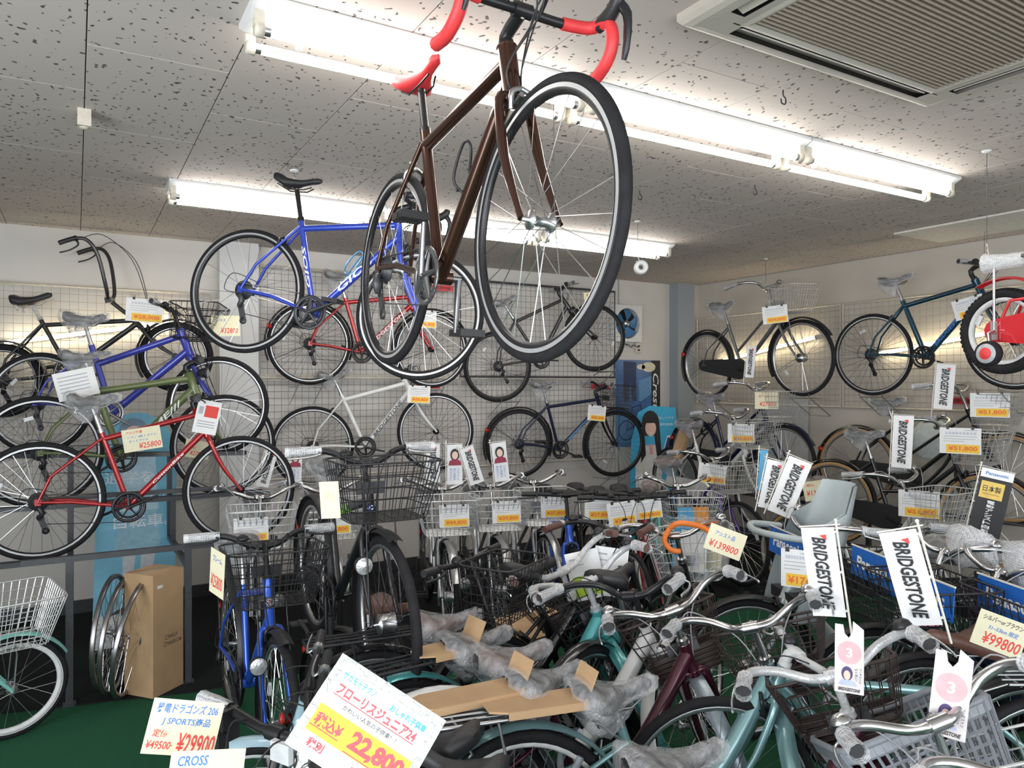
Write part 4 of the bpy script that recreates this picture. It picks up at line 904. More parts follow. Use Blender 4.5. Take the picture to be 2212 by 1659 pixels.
BK = {o['label']: o for o in COL.objects if o.get('category') == 'bicycle'}
def bk(s_): return next(o for l, o in BK.items() if s_ in l)
# --- printed cards
price_card('printed price card hanging on the cables of the high-bar bicycle', (.407, 5.66, 2.207), -88, '¥28,000', .23, .16, roll=-3)
price_card('printed price card reading 36,800 on the red wall bicycle', (2.593, 5.84, 2.258), -92, '¥36,800')
price_card('printed price card reading 38,800 on the white wall bicycle', (2.523, 5.82, 1.611), -92, '¥38,800', roll=-3)
price_card('printed price card reading 45,000 on the black and blue wall bicycle', (4.391, 5.78, 1.414), -95, '¥45,000', roll=-6)
price_card('printed price card reading 34,800 on the grey step-through bicycle', (5.12, 4.25, 2.292), -150, '¥34,800', roll=5)
price_card('printed price card reading 45,000 on the teal hybrid bicycle', (5.68, 2.96, 2.266), -165, '¥45,000', roll=14)
price_card('printed price card reading 29,800 on the white CASSON bicycle', (4.93, 4.45, 1.276), -140, '¥29,800', .22, .16)
price_card('printed price card reading 29,800 on the purple bicycle basket', (4.43, 4.30, .974), -135, '¥29,800', .22, .16, roll=-6)
price_card('printed price card reading 51,800 on the tan-tyred bicycle of the top step', (5.83, 2.89, 1.543), -160, '¥51,800', .25, .18)
price_card('printed price card reading 51,800 on the tan-tyred bicycle of the middle step', (5.28, 2.81, 1.305), -160, '¥51,800', .25, .18)
price_card('printed price card reading 51,800 on the cream bicycle basket', (4.58, 2.69, .941), -155, '¥51,800', .23, .17)
for s_, pr in (('44,800', '¥44,800'), ('39,800', '¥39,800'), ('37,800', '¥37,800')):
    o = bk('card reading '+s_); yw = math.degrees(o.matrix_basis.to_euler().z)
    price_card('printed price card reading %s on %s' % (s_, {'4': 'the bicycle beside the black raised one', '3': 'the silver bicycle amid the back row'}[s_[0]] if s_ != '37,800' else 'the silver bicycle with brown grips'), on(o, (.655, .02, .87)), yw, pr, .19, .14, tilt=-6)
o = bk('behind the black raised'); price_card('printed price card on the silver bicycle behind the raised one', on(o, (.655, 0, .85)), -100, '¥36,800', .19, .14, tilt=-6)
o = bk('next to the white pillar'); price_card('printed card on the silver bicycle next to the white pillar', on(o, (.655, -.06, .86)), -100, '¥39,800', .19, .14, tilt=-6)
price_card('printed price card under the bars of the bright blue hybrid', (2.90, 3.80, .90), -118, '¥37,800', .18, .15)
price_card('printed price card reading 36,800 under the flat bars', (2.97, 3.65, .88), -118, '¥36,800', .18, .15, roll=8)
price_card('printed price card reading 54,800 above the red hybrid frame', (3.14, 3.60, .90), -120, '¥54,800', .18, .12, roll=7)
price_card('printed price card beside the grey child seat', (2.62, 2.06, .92), -150, '¥174', .13, .16)
# --- handwritten cards
hand_card('cream handwritten card reading 32800 on the blue rack bicycle basket', (.877, 5.30, 2.095), -88, [('ビジネス', -.2, .28, .4, .14, PBLU), ('¥32800', .12, -.22, .6, .26, PRED)], .185, .14, roll=2)
hand_card('cream handwritten card reading 25800 on the red rack bicycle', (.329, 4.74, 1.383), -92, [('アルミ軽量', -.18, .34, .42, .12, PRED), ('シマノ 6段 + ライト', .0, .14, .75, .11, PBLU), ('オートライト', -.1, -.04, .5, .10, PBLU), ('¥25800', .18, -.28, .58, .26, PRED)], .20, .13, roll=8)
hand_card('small cream card on the red rack bicycle fork', (.655, 4.98, 1.29), -92, [('特価', -.2, .1, .3, .22, PRED), ('¥27800', .05, -.24, .6, .26, PRED)], .15, .11, roll=-12)
hand_card('cream handwritten card on the matt black wall bicycle', (4.288, 5.72, 2.528), -95, [('新入荷', -.1, .28, .5, .16, PRED), ('¥48000', .05, -.2, .6, .26, PRED)], .18, .12, roll=8)
hand_card('cream handwritten card clipped to the dark blue bicycle basket', (5.24, 4.44, 1.554), -150, [('セール', -.1, .25, .5, .16, PRED), ('¥27800', .05, -.2, .7, .26, PRED)], .20, .15)
hand_card('cream handwritten card reading 139800 on the covered basket', (2.30, 2.16, 1.05), -140, [('アシスト品', -.05, .22, .55, .18, PBLU), ('¥139800', .0, -.2, .8, .28, PRED)], .15, .11, roll=-18)
hand_card('cream handwritten card beside the brown saddle of the cream bicycle', (4.62, 3.46, .93), -150, [('¥138000', .0, -.1, .8, .28, PRED), ('特価', -.2, .3, .3, .16, PRED)], .19, .14, roll=12)
hand_card('cream handwritten card reading 99800 beside the brown saddle', (2.484, 1.202, .918), -150, [('シルバーorブラウン', 0, .34, .8, .15, PBLK), ('31~53km 限定', .05, .1, .6, .14, PBLU), ('¥99800', .08, -.22, .75, .34, PRED)], .135, .115, roll=-16)
hand_card('cream card seen from its back on the black raised bicycle basket', (.80, 2.66, 1.275), -130, [('850', .0, .1, .5, .24, simple('print_faint', (.62, .58, .40), .6))], .075, .135, roll=4)
hand_card('cream handwritten card on the side of the bright blue bicycle basket', (.452, 2.92, .995), -165, [('フレーム', 0, .3, .6, .14, PBLU), ('¥25800', .0, -.2, .8, .30, PRED)], .12, .17, roll=-6)
hand_card('cream handwritten card reading 29900 on the black folding bicycle', (.214, 1.849, .906), -97, [('昇竜ドラゴンズ 206', .0, .34, .86, .18, PBLU), ('J SPORTS商品', .02, .10, .68, .17, PBLU), ('定価', -.30, -.12, .22, .14, PRED), ('¥49500·', -.28, -.33, .36, .15, PRED), ('¥29900', .22, -.28, .52, .38, PRED)], .155, .118, tilt=-12, roll=-14)
hand_card('cream card below the 29900 card on the black folding bicycle', (.240, 1.69, .862), -97, [('CROSS', -.2, .30, .4, .2, PBLU)], .15, .10, tilt=-12, roll=-8)
# --- leaflets
lf = board('leaflet', 'white leaflet with a red picture hanging in a plastic sleeve on the red bicycle', 'leaflet', facing((.679, 4.74, 1.50), -90, 0, -12), .135, .20, PAPER); flat(lf, 'picture', [rect(-.02, .0, .055, .07)], PRED, Z1); flat(lf, 'small_print', [rect(-.05, -.03-.016*i, .05, -.024-.016*i) for i in range(3)]+[rect(-.055, .015, -.03, .06)], PGRY, Z1)
lf = board('leaflet', 'white leaflet tucked under the plastic of the olive bicycle saddle', 'leaflet', facing((.002, 5.15, 1.70), -85, 0, 14), .22, .17, PAPER); flat(lf, 'small_print', [rect(-.09, .05-.022*i, .07, .056-.022*i) for i in range(5)], PGRY, Z1)
for i, (p, r_, lab) in enumerate([((1.93, 2.62, .86), 12, 'white and lime leaflet standing in the aqua bicycle basket'), ((2.03, 2.58, .87), -8, 'white leaflet with lime block beside the other in the aqua bicycle basket')]):
    lf = board('leaflet', lab, 'leaflet', facing(p, -120, -8, r_), .15, .21, PAPER); flat(lf, 'lime_block', [rect(-.06, -.09, .06, .0)], simple('print_lime', (.40, .62, .04), .6), Z1); flat(lf, 'small_print', [rect(-.06, .07, -.02, .078), rect(-.06, .045, .0, .05)], PGRY, Z1)
for p, mm, lab in [((3.50, 3.63, .80), PSKY, 'blue packet in the pale mint bicycle basket'), ((3.60, 3.60, .80), RFL_O, 'orange packet in the pale mint bicycle basket'), ((2.79, 1.62, .85), simple('print_pink', (.75, .20, .32), .6), 'pink leaflet in the basket of an electric bicycle')]:
    board('leaflet', lab, 'leaflet', facing(p, -120, -5, 0), .11, .15, mm, th=.004)
# --- mini flags
def mini_flag(label, base, top, yaw, side, w_, h_, style='brand', roll=0):
    base, top = V(base), V(top); up = (top-base); L = up.length; up.normalize()
    N = V((math.cos(rad(yaw)), math.sin(rad(yaw)), 0)); N = (N-up*N.dot(up)).normalized(); R_ = up.cross(N)
    M = Matrix(((R_.x, up.x, N.x, base.x), (R_.y, up.y, N.y, base.y), (R_.z, up.z, N.z, base.z), (0, 0, 0, 1)))
    root = empty('mini_flag', M); tag(root, label, 'flag', 'small flags on poles')
    part('pole', MB().tube([(0, 0, 0), (0, L, 0)], .0035, 6).lathe([(0, .0), (.0055, .003), (.0055, .009), (0, .012)], 8, c=(0, L-.004, 0)), POLEW, root)
    part('crossbar', MB().tube([(-side*.012, L-.012, .0), (side*(w_+.012), L-.016, 0)], .0024, 5), POLEW, root)
    x0, x1 = sorted((side*.008, side*(.008+w_))); y1 = L-.02; y0 = y1-h_; cx = (x0+x1)/2
    rows = []
    for i in range(9):
        t = i/8; rows.append([(x0+(x1-x0)*k/4, y1-h_*t, .004*math.sin(t*4+k*.8)*t) for k in range(5)])
    bm = {'brand': FLAGW, 'girl': FLAGW, 'blue': PSKY, 'black': PBLK}[style]
    ban = part('banner', MB().grid(rows), bm, root)
    for t in (.05, .5, .93): part('ring_tie', MB().box((side*.004, y1-h_*t, 0), (.012, .006, .006)), POLEW, root)
    down = TR(cx, (y0+y1)/2, .006) @ RZ(-PI/2)
    if style == 'brand':
        text('BRIDGESTONE', h_*.82, w_*.42, PBLK, ban, TR(cx, (y0+y1)/2-.01*h_, .006) @ RZ(-PI/2), .28, .03)
        s = w_*.16; flat(ban, 'red_mark', [[(cx+s*.2, y1-h_*.085), (cx+s*1.5, y1-h_*.075), (cx+s*1.5, y1-h_*.14)]], PRED, .0065)
    elif style == 'girl':
        yc = y1-h_*.26; flat(ban, 'print_hair', [ell(cx, yc+.002, w_*.30, h_*.15)], HAIRP, .006); flat(ban, 'print_face', [ell(cx, yc-.002, w_*.20, h_*.10)], SKIN, .0065)
        flat(ban, 'print_blouse', [[(cx-w_*.42, y1-h_*.52), (cx+w_*.42, y1-h_*.52), (cx+w_*.36, y1-h_*.41), (cx+w_*.1, y1-h_*.36), (cx-w_*.1, y1-h_*.36), (cx-w_*.36, y1-h_*.41)]], simple('print_wine', (.30, .03, .07), .6), .0062)
        for i, t_ in enumerate(('ブリヂストンの', '安心性能を', 'あなたに。')): text(t_, h_*.30, w_*.16, PBLU, ban, TR(cx+w_*(.22-.24*i), y1-h_*.74, .006) @ RZ(-PI/2))
    elif style == 'blue':
        text('クラブブリヂストン', h_*.8, w_*.4, PYEL, ban, down); 
    elif style == 'black':
        flat(ban, 'white_head', [rect(x0, y1-h_*.13, x1, y1)], PWHT, .006); text('Panasonic', w_*.7, h_*.045, PBLU, ban, TR(cx, y1-h_*.065, .0068), 0, .02)
        flat(ban, 'gold_square', [rect(cx-w_*.42, y1-h_*.42, cx+w_*.30, y1-h_*.18)], simple('print_gold', (.62, .44, .10), .4, .3), .006); text('日本製', w_*.55, h_*.09, PBLK, ban, TR(cx-w_*.06, y1-h_*.28, .0068), 0, .01)
        text('MADE IN JAPAN', w_*.5, h_*.022, PBLK, ban, TR(cx-w_*.06, y1-h_*.36, .0068))
        t_ = '電動アシスト自転車'
        for i, ch in enumerate(t_): text(ch, w_*.24, h_*.05, PWHT, ban, TR(cx+w_*.0, y1-h_*(.47+.058*i), .0068), 0, .02)
    return root
mini_flag('white BRIDGESTONE flag leaning above the film-wrapped bars', (2.086, 1.438, .915), (2.042, 1.463, 1.273), -150, -1, .098, .285)
mini_flag('white BRIDGESTONE flag leaning above the grey plastic basket bicycle', (2.149, 1.168, .96), (2.062, 1.216, 1.308), -150, -1, .098, .285)
mini_flag('white BRIDGESTONE flag leaning over the child-seat bicycle', (3.136, 2.675, 1.012), (3.252, 2.606, 1.343), -140, 1, .12, .31)
mini_flag('second white BRIDGESTONE flag half hidden behind the flag over the child seat', (3.12, 2.72, 1.02), (3.19, 2.70, 1.32), -125, 1, .10, .26)
mini_flag('white BRIDGESTONE flag on the cream bicycle bars', (4.846, 3.057, 1.03), (4.868, 3.044, 1.506), -155, 1, .125, .36)
mini_flag('white BRIDGESTONE flag on the middle-step tan-tyred bicycle', (5.594, 3.195, 1.40), (5.63, 3.174, 1.874), -155, 1, .125, .34)
mini_flag('white BRIDGESTONE flag on the crank of the grey wall bicycle', (5.146, 4.62, 1.70), (5.17, 4.60, 2.06), -165, 1, .085, .28)
mini_flag('white BRIDGESTONE flag behind the 44,800 bicycle', (2.04, 4.603, .985), (2.04, 4.603, 1.31), -105, 1, .095, .26)
mini_flag('white BRIDGESTONE flag tilting left behind the 39,800 bicycle', (2.309, 4.45, .985), (2.22, 4.47, 1.27), -100, 1, .10, .26)
mini_flag('flag with a portrait of a woman in wine red behind the 44,800 bicycle', (2.148, 4.50, .985), (2.148, 4.50, 1.31), -105, 1, .105, .27, 'girl')
mini_flag('flag with a portrait of a woman in wine red beside the brown-gripped silver bicycle', (2.48, 4.42, .985), (2.445, 4.43, 1.31), -105, 1, .105, .27, 'girl')
mini_flag('flag with a portrait of a woman near the white pillar', (1.33, 5.5, .98), (1.34, 5.5, 1.24), -95, 1, .10, .25, 'girl')
mini_flag('white BRIDGESTONE flag near the white pillar', (1.06, 5.3, .98), (1.14, 5.3, 1.26), -92, 1, .085, .25)
mini_flag('narrow sky blue flag with yellow lettering beside the white CASSON bicycle', (3.654, 3.182, .98), (3.674, 3.17, 1.308), -110, 1, .055, .25, 'blue')
mini_flag('black Panasonic flag with a gold square', (4.151, 2.19, .869), (4.234, 2.141, 1.271), -150, 1, .15, .38, 'black')
# --- hang tags with a 3
def hang_tag(label, loc, yaw, roll, s=1.0):
    M = facing(loc, yaw, -8, roll); w_, h_ = .082*s, .215*s
    poly = [(-w_/2, -h_/2), (w_/2, -h_/2), (w_/2*.98, h_/2-.02)]+[(w_*.12, h_/2), (w_*.10, h_/2-.03), (-w_*.02, h_/2-.045), (-w_*.16, h_/2-.035), (-w_*.22, h_/2-.012), (-w_*.5, h_/2-.012)]
    o = obj('hang_tag', MB().prism(poly, -.0016, 0, axis='z').mesh('hang_tag', simple('pale_pink_card', (.70, .655, .66), .6)), None, M); tag(o, label, 'tag', 'round badge hang tags')
    flat(o, 'badge', [ell(0, .012*s, w_*.42, w_*.42, 28)], simple('print_rose', (.62, .38, .41), .6), Z1); text('3', .018*s, .028*s, simple('print_rosepale', (.80, .68, .69), .6), o, TR(0, .012*s, Z2), 0, .03)
    flat(o, 'print_hair', [ell(-.006*s, -.050*s, .016*s, .021*s)], simple('print_violethair', (.07, .05, .16), .6), Z1); flat(o, 'print_face', [ell(-.006*s, -.055*s, .0095*s, .014*s)], SKIN, Z2); flat(o, 'print_shirt', [[(-.03*s, -.085*s), (.022*s, -.085*s), (.012*s, -.069*s), (-.02*s, -.069*s)]], simple('print_lilac', (.45, .52, .78), .6), Z2)
    text('ブリヂストン', .045*s, .0085*s, PBLK, o, TR(.031*s, -.052*s, Z2) @ RZ(-PI/2)); text('なら安心！', .036*s, .0085*s, PBLK, o, TR(.020*s, -.050*s, Z2) @ RZ(-PI/2)); text('BRIDGESTONE', .062*s, .010*s, PBLK, o, TR(0, -.097*s, Z2), .25, .03)
hang_tag('pale hang tag with a badge reading 3 below the flag over the film-wrapped bars', (1.80, 1.248, .962), -148, 0, .88)
hang_tag('pale hang tag with a badge reading 3 on the grey plastic basket bicycle', (1.81, .985, .958), -150, -6, .98)
# --- blue brand signs on the electric bicycles
for i, ((x, y), lab) in enumerate((((2.95, 2.36), 'blue Panasonic sign in front of the child seat'), ((2.90, 1.87), 'blue Panasonic sign on the bicycle next to the child-seat one'), ((2.74, 1.60), 'blue Panasonic sign above the basket with pink leaflets'), ((2.86, 1.32), 'blue Panasonic sign at the end of the signed row'))):
    M = facing((x-.02, y, .925), 155, -4, 0); o = board('brand_sign', lab, 'sign', M, .38, .125, PANBLUE, 'blue brand signs', .004)
    text('Panasonic', .29, .052, PWHT, o, TR(0, 0, Z1), 0, .03); part('sign_rail', MB().box((0, .064, 0), (.39, .006, .006)), POLEW, o)
# --- red lattice signs
for lab, M in (('red BRIDGESTONE plate between the upper and lower back lattices', facing((2.78, 6.2, 1.685), -90)), ('red BRIDGESTONE plate at the top of the back lattice', facing((2.911, 6.2, 2.59), -90)), ('red BRIDGESTONE plate above the black and blue wall bicycle', facing((4.757, 6.2, 1.673), -90)), ('red BRIDGESTONE plate on the right wall lattice', facing((6.12, 3.272, 1.564), 180))):
    o = board('brand_plate', lab, 'sign', M, .24, .052, RED, 'red brand plates', .004); text('BRIDGESTONE', .19, .026, PBLK, o, TR(0, 0, Z1), .25, .03)
# --- laminated price sign in the foreground
M = facing((.512, 1.445, .990), -109, -22, -35) @ Matrix.Diagonal((.75, .75, 1, 1))
o = board('laminated_price_sign', 'laminated price sign reading 22,800 with a yellow block', 'sign', M, .345, .262, film('laminate', (.80, .84, .82), .55, .75, 6, .12), th=.002)
flat(o, 'paper', [rect(-.148, -.125, .148, .105)], PAPER, Z1)
flat(o, 'yellow_block', [rect(-.148, -.075, .148, -.002)], PYEL, Z2); PRED2 = simple('print_coral', (.80, .10, .12), .6)
for s_, x, y, tw, th, mm, b_ in (('サカモトテクノ', -.085, .088, .105, .020, PSKY, .02), ('おしゃれ子供車', .078, .082, .115, .020, PSKY, .03), ('フローリスジュニア24', -.005, .052, .255, .030, PRED2, .03), ('かわいい人気の子供車！！', -.005, .018, .17, .014, PBLK, 0), ('税込¥', -.098, -.038, .085, .036, PRED2, .03), ('22,800', .055, -.040, .165, .058, PRED2, .05), ('税別', -.10, -.096, .05, .024, PRED2, .03), ('¥2', .03, -.104, .035, .026, PRED2, .03)):
    text(s_, tw, th, mm, o, TR(x, y, Z3), 0, b_)
flat(o, 'underline', [rect(-.135, .033, .125, .0352), rect(-.145, -.060, -.055, -.0575), rect(-.03, -.073, .14, -.0705)], PRED2, Z3)
# ================================================================ posters and standees
def standee_rounded(w, h, r): return [(-w/2, 0), (w/2, 0), (w/2, h-.02)]+ell(0, h-r, w/2, r, 10, 0.1, PI-.1)+[(-w/2, h-r)]
CY = simple('poster_sky', (.18, .50, .68), .5, var=.05); CYD = simple('poster_cyan', (.05, .42, .68), .5, var=.05)
SWEAT = simple('print_sweater', (.76, .77, .74), .6); NAVYP = simple('print_navy', (.04, .05, .16), .6)
M = TR(.345, 5.36, .01) @ RX(rad(90-14)) 
o = obj('standee', MB().prism([(-.26, 0), (.22, 0), (.26, 1.1)]+ell(.02, 1.24, .24, .30, 10, 0.0, PI)+[(-.23, .9)], -.006, 0, axis='z').mesh('standee', CY), None, M); tag(o, 'tall sky blue standee with a schoolgirl figure leaning behind the left rack', 'standee')
flat(o, 'print_hair', [ell(.0, 1.38, .10, .12)], simple('print_fadehair', (.20, .30, .42), .6), Z1); flat(o, 'print_face', [ell(0, 1.36, .065, .085)], SKIN, Z2)
flat(o, 'print_sweater', [[(-.10, .86), (.14, .86), (.13, 1.22), (.05, 1.27), (-.05, 1.27), (-.12, 1.20)]], simple('print_palesky', (.45, .66, .78), .6), Z1)
flat(o, 'print_skirt', [[(-.13, .60), (.15, .60), (.13, .86), (-.09, .86)]], simple('print_skirt', (.28, .52, .66), .6), Z1); flat(o, 'print_legs', [[(-.08, .35), (-.03, .35), (0, .60), (-.08, .60)], [(.02, .38), (.08, .38), (.12, .60), (.03, .60)]], simple('print_leg', (.62, .66, .70), .6), Z1)
flat(o, 'print_socks', [[(-.08, .12), (-.03, .12), (-.03, .36), (-.08, .35)], [(.02, .14), (.07, .14), (.08, .39), (.02, .38)]], simple('print_sock', (.03, .12, .22), .6), Z1); flat(o, 'white_foot', [rect(-.255, .0, .215, .20)], simple('print_palefoot', (.62, .66, .68), .6), Z1*.5)
for s_, x, y, tw in (('通学を', -.03, 1.09, .30), ('大切にした', .04, .95, .36), ('自転車。', .04, .79, .34)): text(s_, tw, .085, simple('print_palewhite', (.72, .80, .84), .6), o, TR(x, y, Z3), 0, .01)
text('A', .16, .06, PBLK, o, TR(-.12, .22, Z3), .6, .05)
# standee by the corner
M = facing((5.27, 5.93, .0), -108, -3, 0)
o = obj('standee', MB().prism([(-.27, 0), (.20, 0), (.30, 1.12), (.27, 1.45), (-.02, 1.47), (-.16, 1.40), (-.24, 1.1), (-.27, .6)], -.006, 0, axis='z').mesh('standee', CYD), None, M); tag(o, 'cyan standee of a long-haired schoolgirl in a white sweater beside the corner pillar', 'standee')
flat(o, 'print_sweater', [[(-.20, .30), (.06, .30), (.12, .95), (.06, 1.05), (-.12, 1.05), (-.20, .92)]], SWEAT, Z1); flat(o, 'print_hair', [[(-.14, .86), (-.08, .95), (-.09, 1.15), (.02, 1.15), (.05, .88), (.10, .95), (.08, 1.28)]+ell(-.02, 1.29, .10, .13, 8, 0, PI)+[(-.12, 1.1)]], HAIRP, Z2); flat(o, 'print_face', [ell(-.02, 1.23, .062, .085)], SKIN, Z3)
flat(o, 'print_fringe', [rect(-.08, 1.285, .045, 1.34)], HAIRP, .0021); flat(o, 'print_mouth', [ell(-.02, 1.18, .018, .006, 8)], PWHT, .0021); flat(o, 'print_ribbon', [[(-.08, 1.02), (-.02, 1.06), (.04, 1.02), (-.02, 1.05)], rect(-.04, .95, .0, 1.06)], simple('print_ribbon', (.75, .38, .38), .6), Z3)
flat(o, 'print_skirt', [[(-.20, .12), (.08, .12), (.05, .32), (-.17, .32)]], NAVYP, Z2)
text('進化しつづける', .19, .028, PWHT, o, TR(.15, 1.34, Z1)); text('通学自転車。', .16, .028, PWHT, o, TR(.165, 1.27, Z1)); text('A', .20, .30, PWHT, o, TR(.17, 1.0, Z1), .1, .06); text('A', .17, .26, NAVYP, o, TR(.17, 1.0, Z2), .1, .03)
# poster on the back wall
M = facing((5.36, 6.315, 1.49), -90); o = board('poster', 'blue photo poster with a standing rider and a bicycle, lettered Crestino', 'poster', M, .66, .95, simple('poster_blue', (.06, .16, .38), .35, var=.35, scale=5), th=.004)
flat(o, 'dark_strip', [rect(.20, -.475, .33, .475)], PBLK, Z1); text('Crestino', .62, .085, PWHT, o, TR(.265, .02, Z2) @ RZ(-PI/2), .25, .01)
flat(o, 'print_glow', [ell(.16, .40, .10, .055), ell(.05, .40, .06, .03)], simple('print_cream', (.70, .66, .50), .5), Z2); flat(o, 'print_rider', [[(-.20, .02), (-.13, .02), (-.10, .25), (-.08, .02), (-.02, .02), (-.02, .45), (-.20, .46)]], simple('print_dusk', (.02, .04, .11), .5), Z1); flat(o, 'print_steps', [[(-.33, -.47), (.20, -.47), (.20, -.25), (-.33, -.10)], [(.02, .0), (.20, .1), (.20, .30), (.02, .25)]], simple('print_midblue', (.12, .28, .50), .5), Z1*.7)
wb_ = MB()
for cx_, cy_ in ((-.16, -.30), (.10, -.22)): wb_.lathe([(.10, 0), (.11, 0)], 28, axis='z', c=(cx_, cy_, Z2)); 
for a_, b_ in (((-.16, -.30), (-.05, -.26)), ((-.05, -.26), (.04, -.02)), ((.10, -.22), (.03, .02)), ((-.08, -.05), (-.05, -.26)), ((-.08, -.05), (.04, -.02)), ((-.16, -.30), (-.08, -.05))): wb_.tube([(*a_, Z2), (*b_, Z2)], .005, 4)
part('print_bicycle', wb_, simple('print_ink', (.02, .03, .07), .5), o)
o = board('display_board', 'white display board with a dotted band behind the dark blue bicycle', 'board', facing((6.15, 5.02, 1.18), 180), .62, .74, simple('board_white', (.62, .62, .61), .5), th=.006); text('co', .16, .06, PBLK, o, TR(.10, .10, Z1)); flat(o, 'dotted_band', [ell(-.29+.021*i, .25-.02*j, .006, .006, 8) for i in range(28) for j in range(3)], PGRY, Z1)
o = obj('round_board', MB().lathe([(0, 0), (.165, 0), (.17, .006), (.165, .012), (0, .012)], 40, axis='x').mesh('round_board', simple('frosted_board', (.58, .65, .66), .4)), None, TR(6.04, 3.45, 1.25) @ RY(rad(12))); tag(o, 'round pale green board leaning behind the middle-step bicycle', 'board')
# ================================================================ wall fan, outlet, ceiling bits
fan = empty('ventilation_fan', facing((5.17, 6.30, 2.36), -90)); tag(fan, 'white square ventilation fan with blue blades on the back wall', 'fan')
fb = MB(); q_ = .20; rows = []
n_ = 32
sq = []; ci = []
for i in range(n_):
    a_ = 2*PI*i/n_; c_, s_ = math.cos(a_), math.sin(a_); k_ = 1/max(abs(c_), abs(s_)); sq.append((q_*c_*k_, q_*s_*k_)); ci.append((.165*c_, .165*s_))
fb.grid([[(p[0], p[1], -.02) for p in sq], [(p[0], p[1], .05) for p in sq], [(p[0], p[1], .05) for p in ci], [(p[0], p[1], -.02) for p in ci]], smooth=False, closed=True)
part('fan_frame', fb, WHM, fan); part('fan_back', MB().quad(-.17, -.17, .17, .17, -.015), BLKP, fan)
FBL = simple('fan_blue', (.04, .16, .34), .35); bl = MB()
bl.grid([[(.04*math.cos(a_), .04*math.sin(a_), .005+.02*i/4) for i, a_ in enumerate([-.35+.7*j/4 for j in range(5)])], [(.10*math.cos(a_), .10*math.sin(a_), .002+.03*i/4) for i, a_ in enumerate([-.42+.95*j/4 for j in range(5)])], [(.155*math.cos(a_), .155*math.sin(a_), .002+.035*i/4) for i, a_ in enumerate([-.35+1.0*j/4 for j in range(5)])]])
blm = bl.mesh('fan_blade', FBL)
for i in range(5): obj('fan_blade', blm, fan, RZ(2*PI*i/5))
part('fan_hub', MB().lathe([(0, .05), (.03, .045), (.042, .025), (.042, .0)], 18, axis='z'), ALLOY, fan)
ou = obj('wall_outlet', MB().box((0, 0, .015), (.075, .11, .03)).mesh('wall_outlet', CREAMP), None, facing((5.36, 6.325, 2.10), -90)); tag(ou, 'cream wall outlet under the ventilation fan', 'outlet')
part('socket', MB().box((0, .02, .031), (.03, .02, .003)).box((0, -.025, .031), (.03, .02, .003)), PBLK, ou)
cd = obj('power_cord', MB().tube(catmull([(5.14, 6.30, 2.16), (5.17, 6.27, 2.12), (5.20, 6.30, 2.14), (5.24, 6.27, 2.10), (5.28, 6.30, 2.13), (5.35, 6.28, 2.10)], 4), .004, 5).mesh('power_cord', BLKP)); tag(cd, 'short coiled black cord running from the fan to the wall outlet', 'cord')
sb_ = obj('ceiling_sensor', MB().box((0, 0, -.035), (.05, .06, .07)).lathe([(0, -.078), (.015, -.075), (.018, -.07)], 12, axis='z').mesh('ceiling_sensor', CREAMP), None, TR(.03, 3.55, ZC)); tag(sb_, 'small beige box fixed to the ceiling near the left rack', 'sensor')
def hanger(label, top, end, hook=True):
    top, end = V(top), V(end); root = empty('hanging_wire', TR(*top)); tag(root, label, 'hanging wire', 'wires hanging from the ceiling'); d = end-top
    part('ceiling_plate', MB().lathe([(0, -.012), (.006, -.012), (.022, -.003), (.022, 0)], 14, axis='z'), WHM, root)
    part('wire', MB().tube([(0, 0, -.006), d], .0014, 5), DKST, root)
    if hook: part('hook', MB().tube(catmull([d+V((0, 0, .03)), d+V((.006, 0, .0)), d+V((.018, 0, -.02)), d+V((.0, 0, -.038)), d+V((-.014, 0, -.022))], 4), .0035, 6), CREAMP, root)
def wp(root, p): return root.matrix_basis @ V(p)
hs = wp(hero, HG['sp']+V((-.10, 0, .05))); hanger('wire with a hook holding the red saddle of the bronze road bicycle', (hs.x, hs.y, ZC), hs)
hb_ = wp(hero, HG['bar']+V((0, 0, .02))); hanger('wire holding the red handlebar of the bronze road bicycle', (hb_.x, hb_.y, ZC), hb_)
GG = geo(**ROAD); gs = wp(gios, GG['sp']+V((-.02, 0, .03))); hanger('wire holding the saddle of the blue road bicycle', (gs.x, gs.y, ZC), gs)
gb = wp(gios, GG['bar']+V((0, 0, .02))); hanger('wire holding the handlebar of the blue road bicycle', (gb.x, gb.y, ZC), gb)
g_ = geo(**CITY); p_ = wp(bk('grey step-through'), g_['bar']+V((0, 0, .02))); hanger('wire holding the bars of the grey step-through bicycle', (p_.x, p_.y, ZC), p_)
g_ = geo(**dict(HYB, stem=.09)); p_ = wp(bk('dark teal hybrid'), g_['bar']+V((0, .06, .02))); hanger('wire holding the bars of the teal hybrid bicycle', (p_.x, p_.y, ZC), p_)
p_ = wp(kid, KG['rh']+V((-.05, -.05, .40))); hanger('wire holding the red kids bicycle', (p_.x, p_.y, ZC), p_)
hanger('wire holding a small white roll below the far light fixture', (3.38, 3.98, ZC), (3.38, 3.98, 2.58))
o = obj('paper_roll', MB().lathe([(.018, -.03), (.048, -.03), (.048, .03), (.018, .03)], 24, closed=True).mesh('paper_roll', WHM), None, TR(3.40, 3.97, 2.515) @ RZ(rad(-35))); tag(o, 'small white roll hanging from a wire under the ceiling', 'roll')
for x, y, lab in ((2.36, 1.92, 'black open ceiling hook beside the air conditioner'), (2.86, 3.35, 'small black ceiling hook between the two light rows'), (3.348, 2.92, 'small black ceiling hook near the right-wall end of the lights')):
    o = obj('ceiling_hook', MB().tube(catmull([(0, 0, 0), (0, 0, -.02), (.014, 0, -.032), (.012, 0, -.052), (-.008, 0, -.052), (-.012, 0, -.036)], 4), .0028, 6).mesh('ceiling_hook', BLKA), None, TR(x, y, ZC)); tag(o, lab, 'hook')
